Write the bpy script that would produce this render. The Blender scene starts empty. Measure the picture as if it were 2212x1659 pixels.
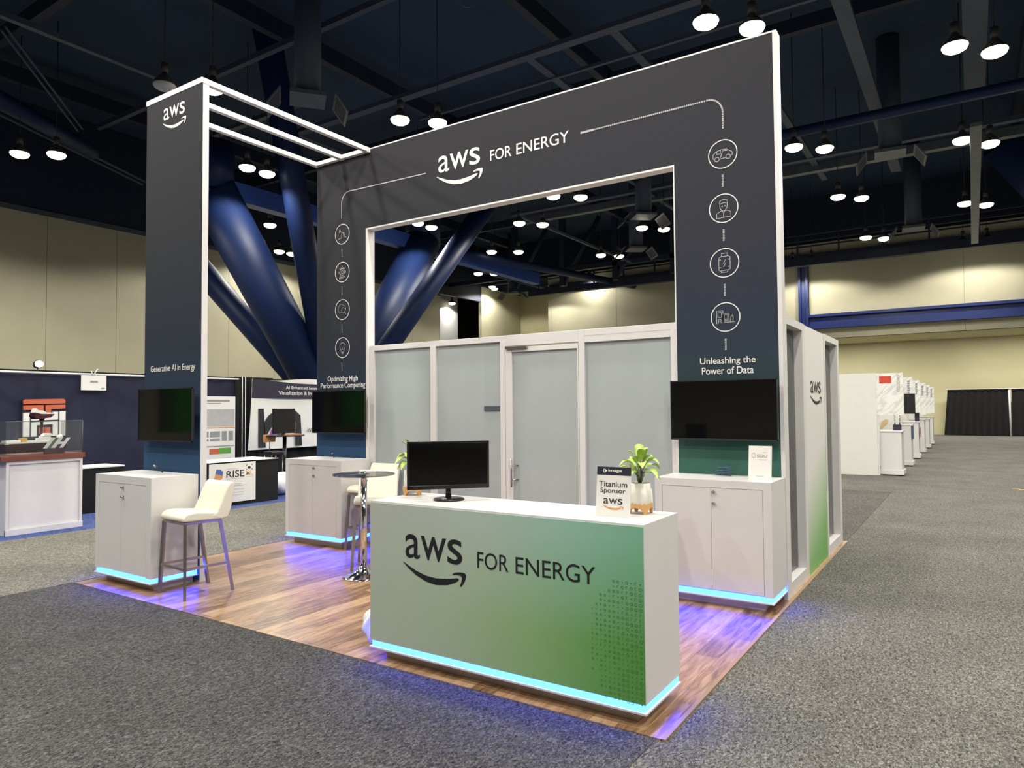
import bpy, bmesh, math, random
from mathutils import Vector, Matrix
random.seed(7)
S = bpy.context.scene
COL = S.collection
PI = math.pi

# ------------------------------------------------------------------ camera, exposure, world, hall lights
cam_d = bpy.data.cameras.new('camera'); cam = bpy.data.objects.new('camera', cam_d); COL.objects.link(cam)
_yaw, _pit, _rol = -0.58314, 0.03428, -0.00804
_f = Vector((math.sin(_yaw)*math.cos(_pit), math.cos(_yaw)*math.cos(_pit), math.sin(_pit)))
_r0 = Vector((math.cos(_yaw), -math.sin(_yaw), 0)); _u0 = _r0.cross(_f)
_r = math.cos(_rol)*_r0 + math.sin(_rol)*_u0; _u = -math.sin(_rol)*_r0 + math.cos(_rol)*_u0
_m = Matrix((_r, _u, -_f)).transposed().to_4x4(); _m.translation = Vector((1.4158, -3.3468, 1.6371))
cam.matrix_world = _m
cam_d.sensor_width = 36.0; cam_d.lens = 36.0*1508.48/2212.0; cam_d.clip_end = 300
S.camera = cam
S.view_settings.view_transform = 'Standard'; S.view_settings.look = 'None'
S.view_settings.gamma = 1.0; S.view_settings.exposure = 0.0; S.view_settings.use_curve_mapping = False
S.cycles.max_bounces = 8; S.cycles.diffuse_bounces = 4; S.cycles.glossy_bounces = 3; S.cycles.transmission_bounces = 6
S.cycles.caustics_reflective = False; S.cycles.caustics_refractive = False; S.cycles.sample_clamp_indirect = 4.0
S.cycles.use_denoising = True
w = bpy.data.worlds.new('hall_air'); S.world = w; w.use_nodes = True
w.node_tree.nodes['Background'].inputs[0].default_value = (0.75, 0.82, 1.0, 1); w.node_tree.nodes['Background'].inputs[1].default_value = 0.10
LAMP_W = 480.0
LAMP_COL = (1.0, 0.955, 0.87)
def hall_light(x, y, z=8.93, k=1.0, parent=None):
    d = bpy.data.lights.new('high_bay_light', 'SPOT'); d.energy = LAMP_W*k; d.color = LAMP_COL
    d.spot_size = math.radians(156); d.spot_blend = 0.22; d.shadow_soft_size = 0.22
    o = bpy.data.objects.new('high_bay_light', d); COL.objects.link(o)
    if parent: o.parent = parent; o.location = (0, 0, -0.16)
    else: o.location = (x, y, z)
    return o
# lamps of the same ceiling grid that hang behind and beside the camera
OTHER_LAMPS = ((-2.4, 2.1), (-10.4, 2.1), (5.5, 2.1), (-2.4, -5.5), (-10.4, -5.5), (5.5, -5.5), (5.5, 9.9), (5.5, 17.7), (5.5, 25.5),
               (1.6, 6.2), (9.2, 6.2), (1.6, -1.6), (-6.0, -1.6), (-13.4, -1.6), (9.2, -1.6), (9.2, 14.0), (-18.4, 2.1), (-21, -1.6), (1.6, -9.4), (-6, -9.4))
for (x, y) in OTHER_LAMPS: hall_light(x, y, z=8.84, k=2.6)

# added fill lights without fixtures, brightening the far wall below the low soffit
for x in (-14.0, -5.0, 4.0, 13.0):
    d = bpy.data.lights.new('soffit_fill', 'AREA'); d.shape = 'RECTANGLE'; d.size = 7.0; d.size_y = 0.5; d.energy = 380; d.color = LAMP_COL
    o = bpy.data.objects.new('soffit_fill', d); COL.objects.link(o); o.location = (x, 38.0, 5.15)

# ------------------------------------------------------------------ materials
def nmat(name):
    m = bpy.data.materials.new(name); m.use_nodes = True
    return m, m.node_tree, m.node_tree.nodes['Principled BSDF']
def N(t, typ, **kw):
    n = t.nodes.new(typ)
    for k, v in kw.items(): setattr(n, k, v)
    return n
def coords(t, scale=(1, 1, 1), rot=(0, 0, 0), loc=(0, 0, 0), src='Object'):
    tc = N(t, 'ShaderNodeTexCoord'); mp = N(t, 'ShaderNodeMapping')
    mp.inputs['Scale'].default_value = scale; mp.inputs['Rotation'].default_value = rot; mp.inputs['Location'].default_value = loc
    t.links.new(tc.outputs[src], mp.inputs[0]); return mp.outputs[0]
def mixc(t, fac, a, b):
    n = N(t, 'ShaderNodeMix', data_type='RGBA')
    for sock, v in ((n.inputs[0], fac), (n.inputs[6], a), (n.inputs[7], b)):
        if hasattr(v, 'default_value') or hasattr(v, 'is_linked'): t.links.new(v, sock)
        else: sock.default_value = v if not isinstance(v, tuple) else (*v[:3], 1)
    return n.outputs[2]
def ramp(t, fac, stops, interp='LINEAR'):
    n = N(t, 'ShaderNodeValToRGB'); n.color_ramp.interpolation = interp
    while len(n.color_ramp.elements) < len(stops): n.color_ramp.elements.new(0.5)
    for e, (p, c) in zip(n.color_ramp.elements, stops): e.position = p; e.color = (*c[:3], 1)
    t.links.new(fac, n.inputs[0]); return n.outputs[0]
def lin(r, g, b):
    f = lambda v: (v/255/12.92) if v/255 <= 0.04045 else ((v/255+0.055)/1.055)**2.4
    return (f(r), f(g), f(b))
def pm(name, color, rough=0.5, metal=0.0, var=0.06, scale=6.0, bump=0.0, bscale=200.0, spec=0.5, coat=0.0, stretch=(1, 1, 1)):
    m, t, b = nmat(name)
    nz = N(t, 'ShaderNodeTexNoise'); nz.inputs['Scale'].default_value = scale; nz.inputs['Detail'].default_value = 4
    t.links.new(coords(t, stretch), nz.inputs['Vector'])
    d = tuple(c*(1-var) for c in color); l = tuple(min(1, c*(1+var)) for c in color)
    t.links.new(ramp(t, nz.outputs[0], [(0.3, d), (0.7, l)]), b.inputs['Base Color'])
    b.inputs['Roughness'].default_value = rough; b.inputs['Metallic'].default_value = metal
    b.inputs['Specular IOR Level'].default_value = spec; b.inputs['Coat Weight'].default_value = coat
    if bump:
        n2 = N(t, 'ShaderNodeTexNoise'); n2.inputs['Scale'].default_value = bscale; n2.inputs['Detail'].default_value = 3
        t.links.new(coords(t, stretch), n2.inputs['Vector'])
        bp = N(t, 'ShaderNodeBump'); bp.inputs['Strength'].default_value = bump; bp.inputs['Distance'].default_value = 0.004
        t.links.new(n2.outputs[0], bp.inputs['Height']); t.links.new(bp.outputs[0], b.inputs['Normal'])
    return m
def em(name, color, strength):
    m, t, b = nmat(name)
    nz = N(t, 'ShaderNodeTexNoise'); nz.inputs['Scale'].default_value = 20
    c = ramp(t, nz.outputs[0], [(0.2, tuple(x*0.97 for x in color)), (0.8, color)])
    b.inputs['Base Color'].default_value = (0, 0, 0, 1); b.inputs['Specular IOR Level'].default_value = 0
    t.links.new(c, b.inputs['Emission Color']); b.inputs['Emission Strength'].default_value = strength
    return m
def glass(name, tint=(1, 1, 1), refl=1.0, film=0.0, film_col=(.6, .65, .66)):
    m, t, b = nmat(name); t.nodes.remove(b)
    out = t.nodes['Material Output']
    tr = N(t, 'ShaderNodeBsdfTransparent'); tr.inputs[0].default_value = (*tint, 1)
    gl = N(t, 'ShaderNodeBsdfGlossy'); gl.inputs['Roughness'].default_value = 0.02
    nz = N(t, 'ShaderNodeTexNoise'); nz.inputs['Scale'].default_value = 3
    fr = N(t, 'ShaderNodeFresnel'); fr.inputs[0].default_value = 1.45
    mu = N(t, 'ShaderNodeMath', operation='MULTIPLY'); t.links.new(fr.outputs[0], mu.inputs[0]); mu.inputs[1].default_value = refl
    base = tr.outputs[0]
    if film:
        df = N(t, 'ShaderNodeBsdfDiffuse'); t.links.new(ramp(t, nz.outputs[0], [(0.3, tuple(c*.95 for c in film_col)), (0.7, film_col)]), df.inputs[0])
        m0 = N(t, 'ShaderNodeMixShader'); m0.inputs[0].default_value = film
        t.links.new(base, m0.inputs[1]); t.links.new(df.outputs[0], m0.inputs[2]); base = m0.outputs[0]
    ms = N(t, 'ShaderNodeMixShader'); t.links.new(mu.outputs[0], ms.inputs[0]); t.links.new(base, ms.inputs[1]); t.links.new(gl.outputs[0], ms.inputs[2])
    t.links.new(ms.outputs[0], out.inputs[0]); return m
def carpet(name, dark, light, rot=0.0):
    m, t, b = nmat(name)
    v = coords(t, (1, 1, 1), (0, 0, rot))
    a = N(t, 'ShaderNodeTexNoise'); a.inputs['Scale'].default_value = 75; a.inputs['Detail'].default_value = 6; a.inputs['Roughness'].default_value = 0.75; a.inputs['Distortion'].default_value = 1.2
    c = N(t, 'ShaderNodeTexNoise'); c.inputs['Scale'].default_value = 1.3; c.inputs['Detail'].default_value = 3
    t.links.new(coords(t, (1, 0.55, 1), (0, 0, rot)), a.inputs[0]); t.links.new(v, c.inputs[0])
    k = ramp(t, a.outputs[0], [(0.36, tuple(x*0.22 for x in dark)), (0.5, tuple((p+q)/2 for p, q in zip(dark, light))), (0.65, tuple(x*1.9 for x in light))])
    k2 = ramp(t, c.outputs[0], [(0.3, (0.86,)*3), (0.7, (1.1,)*3)])
    mx = N(t, 'ShaderNodeMix', data_type='RGBA', blend_type='MULTIPLY'); mx.inputs[0].default_value = 1
    t.links.new(k, mx.inputs[6]); t.links.new(k2, mx.inputs[7]); t.links.new(mx.outputs[2], b.inputs['Base Color'])
    b.inputs['Roughness'].default_value = 0.95; b.inputs['Specular IOR Level'].default_value = 0.1
    bp = N(t, 'ShaderNodeBump'); bp.inputs['Strength'].default_value = 0.7; bp.inputs['Distance'].default_value = 0.008
    t.links.new(a.outputs[0], bp.inputs['Height']); t.links.new(bp.outputs[0], b.inputs['Normal'])
    return m
def wood_floor():
    m, t, b = nmat('wood_plank_vinyl')
    v = coords(t, (1, 1, 1), (0, 0, PI/2))
    br = N(t, 'ShaderNodeTexBrick'); br.inputs['Scale'].default_value = 1.0; br.inputs['Brick Width'].default_value = 1.2; br.inputs['Row Height'].default_value = 0.152
    br.inputs['Mortar Size'].default_value = 0.0012; br.offset = 0.37; br.inputs['Bias'].default_value = 0.0
    br.inputs['Color1'].default_value = (0, 0, 0, 1); br.inputs['Color2'].default_value = (1, 1, 1, 1); br.inputs['Mortar'].default_value = (0.1, 0.1, 0.1, 1)
    t.links.new(v, br.inputs[0])
    g = N(t, 'ShaderNodeTexNoise'); g.inputs['Scale'].default_value = 3.0; g.inputs['Detail'].default_value = 8; g.inputs['Distortion'].default_value = 0.9
    t.links.new(coords(t, (11, 1.3, 1)), g.inputs[0])
    ad = N(t, 'ShaderNodeMath', operation='MULTIPLY_ADD'); ad.inputs[1].default_value = 0.30
    t.links.new(br.outputs[0], ad.inputs[0]); t.links.new(g.outputs[0], ad.inputs[2])
    c = ramp(t, ad.outputs[0], [(0.34, lin(78, 56, 40)), (0.54, lin(128, 98, 72)), (0.70, lin(158, 126, 94)), (0.90, lin(180, 150, 116))])
    c2 = mixc(t, br.outputs['Fac'], c, lin(70, 50, 36))
    t.links.new(c2, b.inputs['Base Color']); b.inputs['Roughness'].default_value = 0.32; b.inputs['Specular IOR Level'].default_value = 0.4
    return m
def axis_out(t, axis, src='Object'):
    tc = N(t, 'ShaderNodeTexCoord'); sp = N(t, 'ShaderNodeSeparateXYZ'); t.links.new(tc.outputs[src], sp.inputs[0]); return sp.outputs[axis]
def maprange(t, v, a, b):
    n = N(t, 'ShaderNodeMapRange'); n.inputs[1].default_value = a; n.inputs[2].default_value = b; t.links.new(v, n.inputs[0]); return n.outputs[0]

M = {}
M['white'] = pm('white_laminate', (0.66, 0.645, 0.64), 0.35, var=0.015)
M['white_matte'] = pm('white_painted_wall', (0.66, 0.65, 0.61), 0.6, var=0.02)
M['frame'] = pm('white_frame_metal', (0.68, 0.665, 0.66), 0.4, var=0.015)
M['gap'] = pm('dark_gap', (0.03, 0.03, 0.033), 0.8)
M['black'] = pm('black_plastic', (0.008, 0.008, 0.009), 0.28)
M['screen'] = pm('black_screen_glass', (0.003, 0.003, 0.0035), 0.06, var=0.02, spec=0.5)
M['darkmetal'] = pm('dark_bezel_metal', (0.05, 0.05, 0.055), 0.35, metal=0.6)
M['chrome'] = pm('chrome', (0.8, 0.8, 0.82), 0.08, metal=1.0, var=0.02)
M['steel'] = pm('brushed_steel', (0.42, 0.39, 0.38), 0.3, metal=1.0, var=0.05)
M['cream'] = pm('cream_leatherette', (0.76, 0.735, 0.60), 0.45, var=0.02, bump=0.08, bscale=300)
M['led'] = em('led_strip_glow', (0.006, 0.023, 1.0), 62.0)
M['ink'] = pm('black_vinyl_print', (0.012, 0.012, 0.015), 0.5)
M['print_white'] = pm('white_print', (0.74, 0.73, 0.70), 0.6, var=0.02)
M['print_grey'] = pm('grey_print', (0.42, 0.43, 0.43), 0.7)
M['print_faint'] = pm('faint_grey_print', (0.26, 0.27, 0.28), 0.7)
M['orange'] = pm('orange_print', (0.62, 0.28, 0.06), 0.6)
M['paper'] = pm('white_card', (0.74, 0.73, 0.69), 0.5, var=0.01)
M['navyprint'] = pm('dark_navy_print', (0.013, 0.011, 0.030), 0.5)
M['beige'] = pm('beige_wall_panel', lin(190, 185, 158), 0.75, var=0.035, scale=1.2, bump=0.03, bscale=60)
M['beige_dim'] = pm('beige_painted_wall', lin(196, 190, 152), 0.8, var=0.03, scale=0.8)
M['seam'] = pm('wall_seam', lin(120, 116, 96), 0.8)
M['ceil'] = pm('dark_ceiling_deck', lin(34, 54, 80), 0.9, var=0.2, scale=0.4)
M['ceilbeam'] = pm('dark_painted_steel', lin(56, 66, 86), 0.6, var=0.1)
M['navysteel'] = pm('navy_painted_steel', lin(19, 36, 76), 0.5, spec=0.3, var=0.06, scale=1.5)
M['girder'] = pm('lit_blue_steel', lin(54, 88, 172), 0.45)  # same blue steel, lamp light on the girder put into the colour
M['bluebeam'] = pm('blue_painted_steel', lin(28, 44, 102), 0.45, var=0.06)
M['darkbeam'] = pm('dark_navy_beam', lin(26, 34, 58), 0.6)
M['galv'] = pm('galvanised_duct', lin(92, 98, 108), 0.45, metal=0.3, var=0.15, scale=3)
M['lamp'] = em('lamp_lens_glow', (1.0, 0.92, 0.70), 9.0)
M['lampoff'] = pm('unlit_lens', (0.5, 0.5, 0.47), 0.4)
M['shade'] = pm('lamp_housing', (0.05, 0.05, 0.055), 0.5)
M['cable_dark'] = pm('dark_suspension_cable', (0.012, 0.013, 0.016), 0.7)
M['drape_navy'] = pm('navy_drape_cloth', lin(30, 31, 54), 0.9, var=0.15, scale=2.5, bump=0.3, bscale=6)
M['drape_black'] = pm('black_drape_cloth', lin(17, 17, 19), 0.95, var=0.2, scale=2)
M['bluecarpet'] = carpet('blue_carpet_pile', lin(60, 72, 120), lin(88, 104, 160))
M['carpet_front'] = carpet('charcoal_carpet_pile', lin(52, 52, 54), lin(88, 87, 85))
M['carpet_left'] = carpet('grey_carpet_pile', lin(92, 91, 84), lin(130, 128, 118), 0.6)
M['carpet_right'] = carpet('mid_grey_carpet_pile', lin(76, 76, 72), lin(114, 113, 107), 1.2)
M['carpet_dark'] = carpet('dark_grey_carpet_pile', lin(70, 69, 66), lin(100, 98, 93), 0.4)
M['wood'] = wood_floor()
M['slabwood'] = pm('reddish_brown_wood', lin(112, 62, 42), 0.4, var=0.2, scale=4, stretch=(8, 1, 8))
M['lightwood'] = pm('pale_bamboo', lin(206, 160, 100), 0.5, var=0.12, scale=8, stretch=(1, 1, 6))
M['edgewood'] = pm('oak_edge_strip', lin(150, 122, 90), 0.5, var=0.1)
M['pot'] = pm('white_ceramic', (0.76, 0.745, 0.68), 0.5, var=0.03)
M['soil'] = pm('dark_soil', (0.06, 0.04, 0.03), 0.9, var=0.4, scale=60)
M['stem'] = pm('grey_green_stem', lin(92, 104, 70), 0.6)
M['red'] = pm('red_sticker', lin(196, 66, 46), 0.6)
M['brick'] = pm('burnt_orange_print', lin(186, 92, 60), 0.7)
M['hull'] = pm('dark_maroon_gloss', lin(62, 26, 30), 0.25)
M['yellow'] = pm('amber_plastic', lin(206, 160, 60), 0.4)
M['green'] = pm('olive_green_print', lin(84, 110, 60), 0.5)
M['purple'] = pm('purple_print', lin(140, 72, 150), 0.6)
M['teal'] = pm('teal_print', lin(128, 186, 182), 0.6)
M['grass'] = pm('bright_green_print', lin(88, 156, 60), 0.6)
M['tan'] = pm('tan_print', lin(196, 140, 90), 0.6)
M['goldleaf'] = pm('pale_gold_print', lin(206, 186, 140), 0.6)
M['denim'] = pm('slate_blue_cloth', lin(66, 84, 108), 0.85)
M['bluecube'] = pm('blue_print', lin(70, 96, 170), 0.6)
M['bag'] = pm('white_plastic_bag', (0.8, 0.81, 0.84), 0.35, var=0.03)
M['greylight'] = pm('light_grey_print', (0.40, 0.40, 0.39), 0.7)
M['frost'] = glass('frosted_film_glass', (0.9, 0.95, 0.95), 1.0, film=0.93, film_col=(0.43, 0.475, 0.485))
M['clear'] = glass('clear_window_glass', (0.80, 0.85, 0.86), 1.3)
M['acrylic'] = glass('acrylic_case', (0.96, 0.97, 0.97), 0.45, film=0.02)
M['smoke'] = glass('smoked_table_glass', (0.80, 0.82, 0.82), 0.8)

def leaf_mat():
    m, t, b = nmat('variegated_leaf')
    u = axis_out(t, 0, 'UV')
    nz = N(t, 'ShaderNodeTexNoise'); nz.inputs['Scale'].default_value = 55
    t.links.new(coords(t), nz.inputs[0])
    ad = N(t, 'ShaderNodeMath', operation='MULTIPLY_ADD'); ad.inputs[1].default_value = 0.5
    t.links.new(nz.outputs[0], ad.inputs[0]); t.links.new(u, ad.inputs[2])
    c = ramp(t, ad.outputs[0], [(0.25, lin(196, 206, 120)), (0.6, lin(150, 186, 72)), (0.85, lin(96, 150, 56)), (1.0, lin(214, 218, 140))])
    t.links.new(c, b.inputs['Base Color']); b.inputs['Roughness'].default_value = 0.45
    return m
M['leaf'] = leaf_mat()
def marble():
    m, t, b = nmat('white_marble_print')
    nz = N(t, 'ShaderNodeTexNoise'); nz.inputs['Scale'].default_value = 2.6; nz.inputs['Detail'].default_value = 6; nz.inputs['Distortion'].default_value = 0.5
    m2 = N(t, 'ShaderNodeMapping'); m2.inputs['Scale'].default_value = (0.45, 1, 2.0); t.links.new(coords(t, (1, 1, 1), (0, 0.75, 0)), m2.inputs[0]); t.links.new(m2.outputs[0], nz.inputs[0])
    t.links.new(ramp(t, nz.outputs[0], [(0.0, (.76, .76, .72)), (0.455, (.75, .75, .71)), (0.495, (.56, .57, .55)), (0.54, (.74, .74, .70)), (1, (.78, .78, .74))]), b.inputs['Base Color'])
    b.inputs['Roughness'].default_value = 0.5; return m
M['marble'] = marble()
def fabric_grad(name, axis, stops):
    """printed fabric whose ink runs through the given colours along one axis (object space metres)"""
    m, t, b = nmat(name)
    z = axis_out(t, axis)
    lo, hi = stops[0][0], stops[-1][0]
    c = ramp(t, maprange(t, z, lo, hi), [((p-lo)/(hi-lo), col) for p, col in stops])
    nz = N(t, 'ShaderNodeTexNoise'); nz.inputs['Scale'].default_value = 350; t.links.new(coords(t), nz.inputs[0])
    k = ramp(t, nz.outputs[0], [(0.3, (0.9,)*3), (0.7, (1.08,)*3)])
    mx = N(t, 'ShaderNodeMix', data_type='RGBA', blend_type='MULTIPLY'); mx.inputs[0].default_value = 1
    t.links.new(c, mx.inputs[6]); t.links.new(k, mx.inputs[7]); t.links.new(mx.outputs[2], b.inputs['Base Color'])
    b.inputs['Roughness'].default_value = 0.85; b.inputs['Specular IOR Level'].default_value = 0.2
    return m
CH = lin(50, 50, 54)
M['fabric_column'] = fabric_grad('charcoal_to_blue_fabric', 2, [(0, lin(52, 86, 124)), (1.0, lin(46, 76, 110)), (1.55, lin(42, 60, 82)), (2.3, lin(40, 48, 60)), (3.4, lin(46, 48, 53)), (4.9, CH)])
def arch_fabric():
    m, t, b = nmat('charcoal_to_blue_and_green_fabric')
    z = axis_out(t, 2); x = axis_out(t, 0)
    zb = maprange(t, z, 0, 4.9)
    left = ramp(t, zb, [(0, lin(52, 84, 122)), (0.22, lin(42, 70, 102)), (0.33, lin(40, 54, 74)), (0.46, lin(38, 44, 54)), (0.66, lin(46, 47, 51)), (1, CH)])
    right = ramp(t, zb, [(0, lin(70, 118, 100)), (0.21, lin(58, 98, 86)), (0.34, lin(46, 68, 70)), (0.46, lin(46, 54, 68)), (0.66, lin(50, 51, 60)), (1, CH)])
    c = mixc(t, maprange(t, x, 1.6, 4.6), left, right)
    nz = N(t, 'ShaderNodeTexNoise'); nz.inputs['Scale'].default_value = 350; t.links.new(coords(t), nz.inputs[0])
    k = ramp(t, nz.outputs[0], [(0.3, (0.9,)*3), (0.7, (1.08,)*3)])
    mx = N(t, 'ShaderNodeMix', data_type='RGBA', blend_type='MULTIPLY'); mx.inputs[0].default_value = 1
    t.links.new(c, mx.inputs[6]); t.links.new(k, mx.inputs[7]); t.links.new(mx.outputs[2], b.inputs['Base Color'])
    b.inputs['Roughness'].default_value = 0.85; b.inputs['Specular IOR Level'].default_value = 0.2
    return m
M['fabric_arch'] = arch_fabric()
def counter_print():
    m, t, b = nmat('white_to_green_counter_print')
    z = axis_out(t, 2); x = axis_out(t, 0)
    xf = maprange(t, x, 0.0, 1.92)
    top = ramp(t, xf, [(0, lin(178, 184, 176)), (0.45, lin(176, 190, 180)), (0.75, lin(150, 190, 174)), (1, lin(124, 178, 148))])
    bot = ramp(t, xf, [(0, lin(176, 186, 170)), (0.35, lin(166, 184, 156)), (0.65, lin(138, 176, 122)), (0.88, lin(100, 156, 84)), (1, lin(86, 146, 70))])
    c = mixc(t, maprange(t, z, 0.95, 0.40), top, bot)
    t.links.new(c, b.inputs['Base Color']); b.inputs['Roughness'].default_value = 0.45; b.inputs['Specular IOR Level'].default_value = 0.35
    return m
M['counter_print'] = counter_print()
def side_print():
    m, t, b = nmat('white_to_green_wall_print')
    z = axis_out(t, 2); y = axis_out(t, 1)
    ad = N(t, 'ShaderNodeMath', operation='MULTIPLY_ADD'); ad.inputs[1].default_value = -0.45
    t.links.new(y, ad.inputs[0]); t.links.new(z, ad.inputs[2])
    c = ramp(t, maprange(t, ad.outputs[0], -0.86, 0.74), [(0, lin(104, 168, 84)), (0.30, lin(130, 182, 112)), (0.6, lin(190, 206, 180)), (0.85, (0.74, 0.73, 0.70))])
    t.links.new(c, b.inputs['Base Color']); b.inputs['Roughness'].default_value = 0.45
    return m
M['side_print'] = side_print()

# ------------------------------------------------------------------ mesh helpers
class MB:
    def __init__(s): s.v = []; s.f = []; s.smooth = []; s.uv = {}
    def add(s, vs, fs, smooth=False):
        o = len(s.v); s.v += [tuple(p) for p in vs]; s.f += [tuple(i+o for i in f) for f in fs]; s.smooth += [smooth]*len(fs); return s
    def box(s, x0, x1, y0, y1, z0, z1):
        v = [(x, y, z) for z in (z0, z1) for y in (y0, y1) for x in (x0, x1)]
        return s.add(v, [(0, 2, 3, 1), (4, 5, 7, 6), (0, 1, 5, 4), (1, 3, 7, 5), (3, 2, 6, 7), (2, 0, 4, 6)])
    def tube(s, a, b, r, r2=None, n=16, caps=True, square=False):
        a, b = Vector(a), Vector(b); r2 = r if r2 is None else r2
        d = (b-a).normalized(); q = d.to_track_quat('Z', 'Y')
        if square: n = 4
        vs = []
        for c, rr in ((a, r), (b, r2)):
            for i in range(n):
                an = 2*PI*(i+(0.5 if square else 0))/n
                k = math.sqrt(2) if square else 1
                vs.append(c + q @ Vector((math.cos(an)*rr*k, math.sin(an)*rr*k, 0)))
        fs = [(i, (i+1) % n, n+(i+1) % n, n+i) for i in range(n)]
        s.add(vs, fs, smooth=not square)
        if caps: 
            o = len(s.v)-2*n
            s.f += [tuple(o+i for i in reversed(range(n))), tuple(o+n+i for i in range(n))]; s.smooth += [False, False]
        return s
    def path(s, pts, r, n=8):
        for a, b in zip(pts[:-1], pts[1:]): s.tube(a, b, r, n=n)
        return s
    def lathe(s, cx, cy, prof, n=32, cap=True):
        vs = [(cx+r*math.cos(2*PI*i/n), cy+r*math.sin(2*PI*i/n), z) for r, z in prof for i in range(n)]
        fs = [(k*n+i, k*n+(i+1) % n, (k+1)*n+(i+1) % n, (k+1)*n+i) for k in range(len(prof)-1) for i in range(n)]
        s.add(vs, fs, True)
        if cap:
            o = len(s.v)-len(vs)
            s.f += [tuple(o+i for i in reversed(range(n))), tuple(o+(len(prof)-1)*n+i for i in range(n))]; s.smooth += [False, False]
        return s
    def prism(s, poly, fn, t0, t1):
        """poly: 2-D outline; fn(u, v, t) -> point; extruded from t0 to t1"""
        n = len(poly)
        vs = [fn(u, v, t0) for u, v in poly] + [fn(u, v, t1) for u, v in poly]
        return s.add(vs, [tuple(reversed(range(n))), tuple(range(n, 2*n))] + [(i, (i+1) % n, n+(i+1) % n, n+i) for i in range(n)])
    def grid(s, fn, nu, nv, smooth=True):
        vs = [fn(i/nu, j/nv) for j in range(nv+1) for i in range(nu+1)]
        fs = [(j*(nu+1)+i, j*(nu+1)+i+1, (j+1)*(nu+1)+i+1, (j+1)*(nu+1)+i) for j in range(nv) for i in range(nu)]
        return s.add(vs, fs, smooth)
    def poly(s, P, pts):
        return s.add([P(u, v) for u, v in pts], [tuple(range(len(pts)))])
    def ribbon(s, P, pts, wd, closed=False):
        n = len(pts); L = []; R = []
        for i in range(n):
            a = pts[(i-1) % n] if (closed or i > 0) else pts[i]; b = pts[(i+1) % n] if (closed or i < n-1) else pts[i]
            dx, dy = b[0]-a[0], b[1]-a[1]; l = math.hypot(dx, dy) or 1
            nx, ny = -dy/l*wd/2, dx/l*wd/2
            L.append((pts[i][0]+nx, pts[i][1]+ny)); R.append((pts[i][0]-nx, pts[i][1]-ny))
        m = n if closed else n-1
        vs = [P(*p) for p in L]+[P(*p) for p in R]
        return s.add(vs, [(n+i, n+(i+1) % n, (i+1) % n, i) for i in range(m)])
def props(o, label=None, cat=None, group=None, kind=None):
    for k, v in (('label', label), ('category', cat), ('group', group), ('kind', kind)):
        if v: o[k] = v
    return o
def thing(name, label, cat, loc=(0, 0, 0), group=None, kind=None):
    o = bpy.data.objects.new(name, None); COL.objects.link(o); o.location = loc; o.empty_display_size = 0.2
    return props(o, label, cat, group, kind)
def wloc(o):
    v = Vector((0, 0, 0))
    while o is not None: v += Vector(o.location); o = o.parent
    return v
def obj(name, mb, mat, parent=None, bevel=0.0, label=None, seg=2, subsurf=0):
    me = bpy.data.meshes.new(name); off = wloc(parent) if parent else Vector((0, 0, 0))
    me.from_pydata([Vector(v)-off for v in mb.v], [], mb.f)
    for p, sm in zip(me.polygons, mb.smooth): p.use_smooth = sm
    me.validate(); me.update(); me.materials.append(M[mat] if isinstance(mat, str) else mat)
    o = bpy.data.objects.new(name, me); COL.objects.link(o); o.parent = parent
    if bevel:
        b = o.modifiers.new('edge', 'BEVEL'); b.width = bevel; b.segments = seg; b.limit_method = 'ANGLE'; b.angle_limit = math.radians(40)
    if subsurf:
        sb = o.modifiers.new('smooth', 'SUBSURF'); sb.levels = subsurf; sb.render_levels = subsurf
    if label: o['label'] = label
    return o
def struct(name, mb, mat, **kw):
    o = obj(name, mb, mat, **kw); o['kind'] = 'structure'; return o
def tree(o):
    return [o] + [d for c in o.children for d in tree(c)]
def dup(root, label=None, loc=None, rz=None):
    def cp(o, par):
        c = o.copy(); COL.objects.link(c); c.parent = par
        for ch in o.children: cp(ch, c)
        return c
    r = cp(root, None)
    if label: r['label'] = label
    if loc: r.location = loc
    if rz is not None: r.rotation_euler = (0, 0, rz)
    return r
def F(y): return lambda u, v: (u, y, v)          # a plane facing -Y
def RX(x): return lambda u, v: (x, u, v)         # a plane facing +X
# ---- lettering: the built-in face, turned to mesh and fitted to a box on a plane
_txt = {}
def glyphs(body, bold=0.0):
    if (body, bold) in _txt: return _txt[(body, bold)]
    c = bpy.data.curves.new('t', 'FONT'); c.body = body; c.offset = bold; c.resolution_u = 6
    o = bpy.data.objects.new('t', c); COL.objects.link(o)
    dg = bpy.context.evaluated_depsgraph_get(); me = bpy.data.meshes.new_from_object(o.evaluated_get(dg))
    vs = [(v.co.x, v.co.y) for v in me.vertices]; fs = [tuple(p.vertices) for p in me.polygons]
    bpy.data.objects.remove(o); bpy.data.curves.remove(c); bpy.data.meshes.remove(me)
    x0 = min(v[0] for v in vs); x1 = max(v[0] for v in vs); y0 = min(v[1] for v in vs); y1 = max(v[1] for v in vs)
    r = ([((x-x0)/(x1-x0), (y-y0)/(y1-y0)) for x, y in vs], fs); _txt[(body, bold)] = r; return r
def text(mb, P, body, u0, u1, v0, v1, bold=0.0, turn=False, flip=False):
    vs, fs = glyphs(body, bold)
    if turn: pts = [P(u0+(u1-u0)*b, v1-(v1-v0)*a) for a, b in vs]     # reads from the top down
    else: pts = [P(u0+(u1-u0)*a, v0+(v1-v0)*b) for a, b in vs]
    return mb.add(pts, fs)
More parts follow.
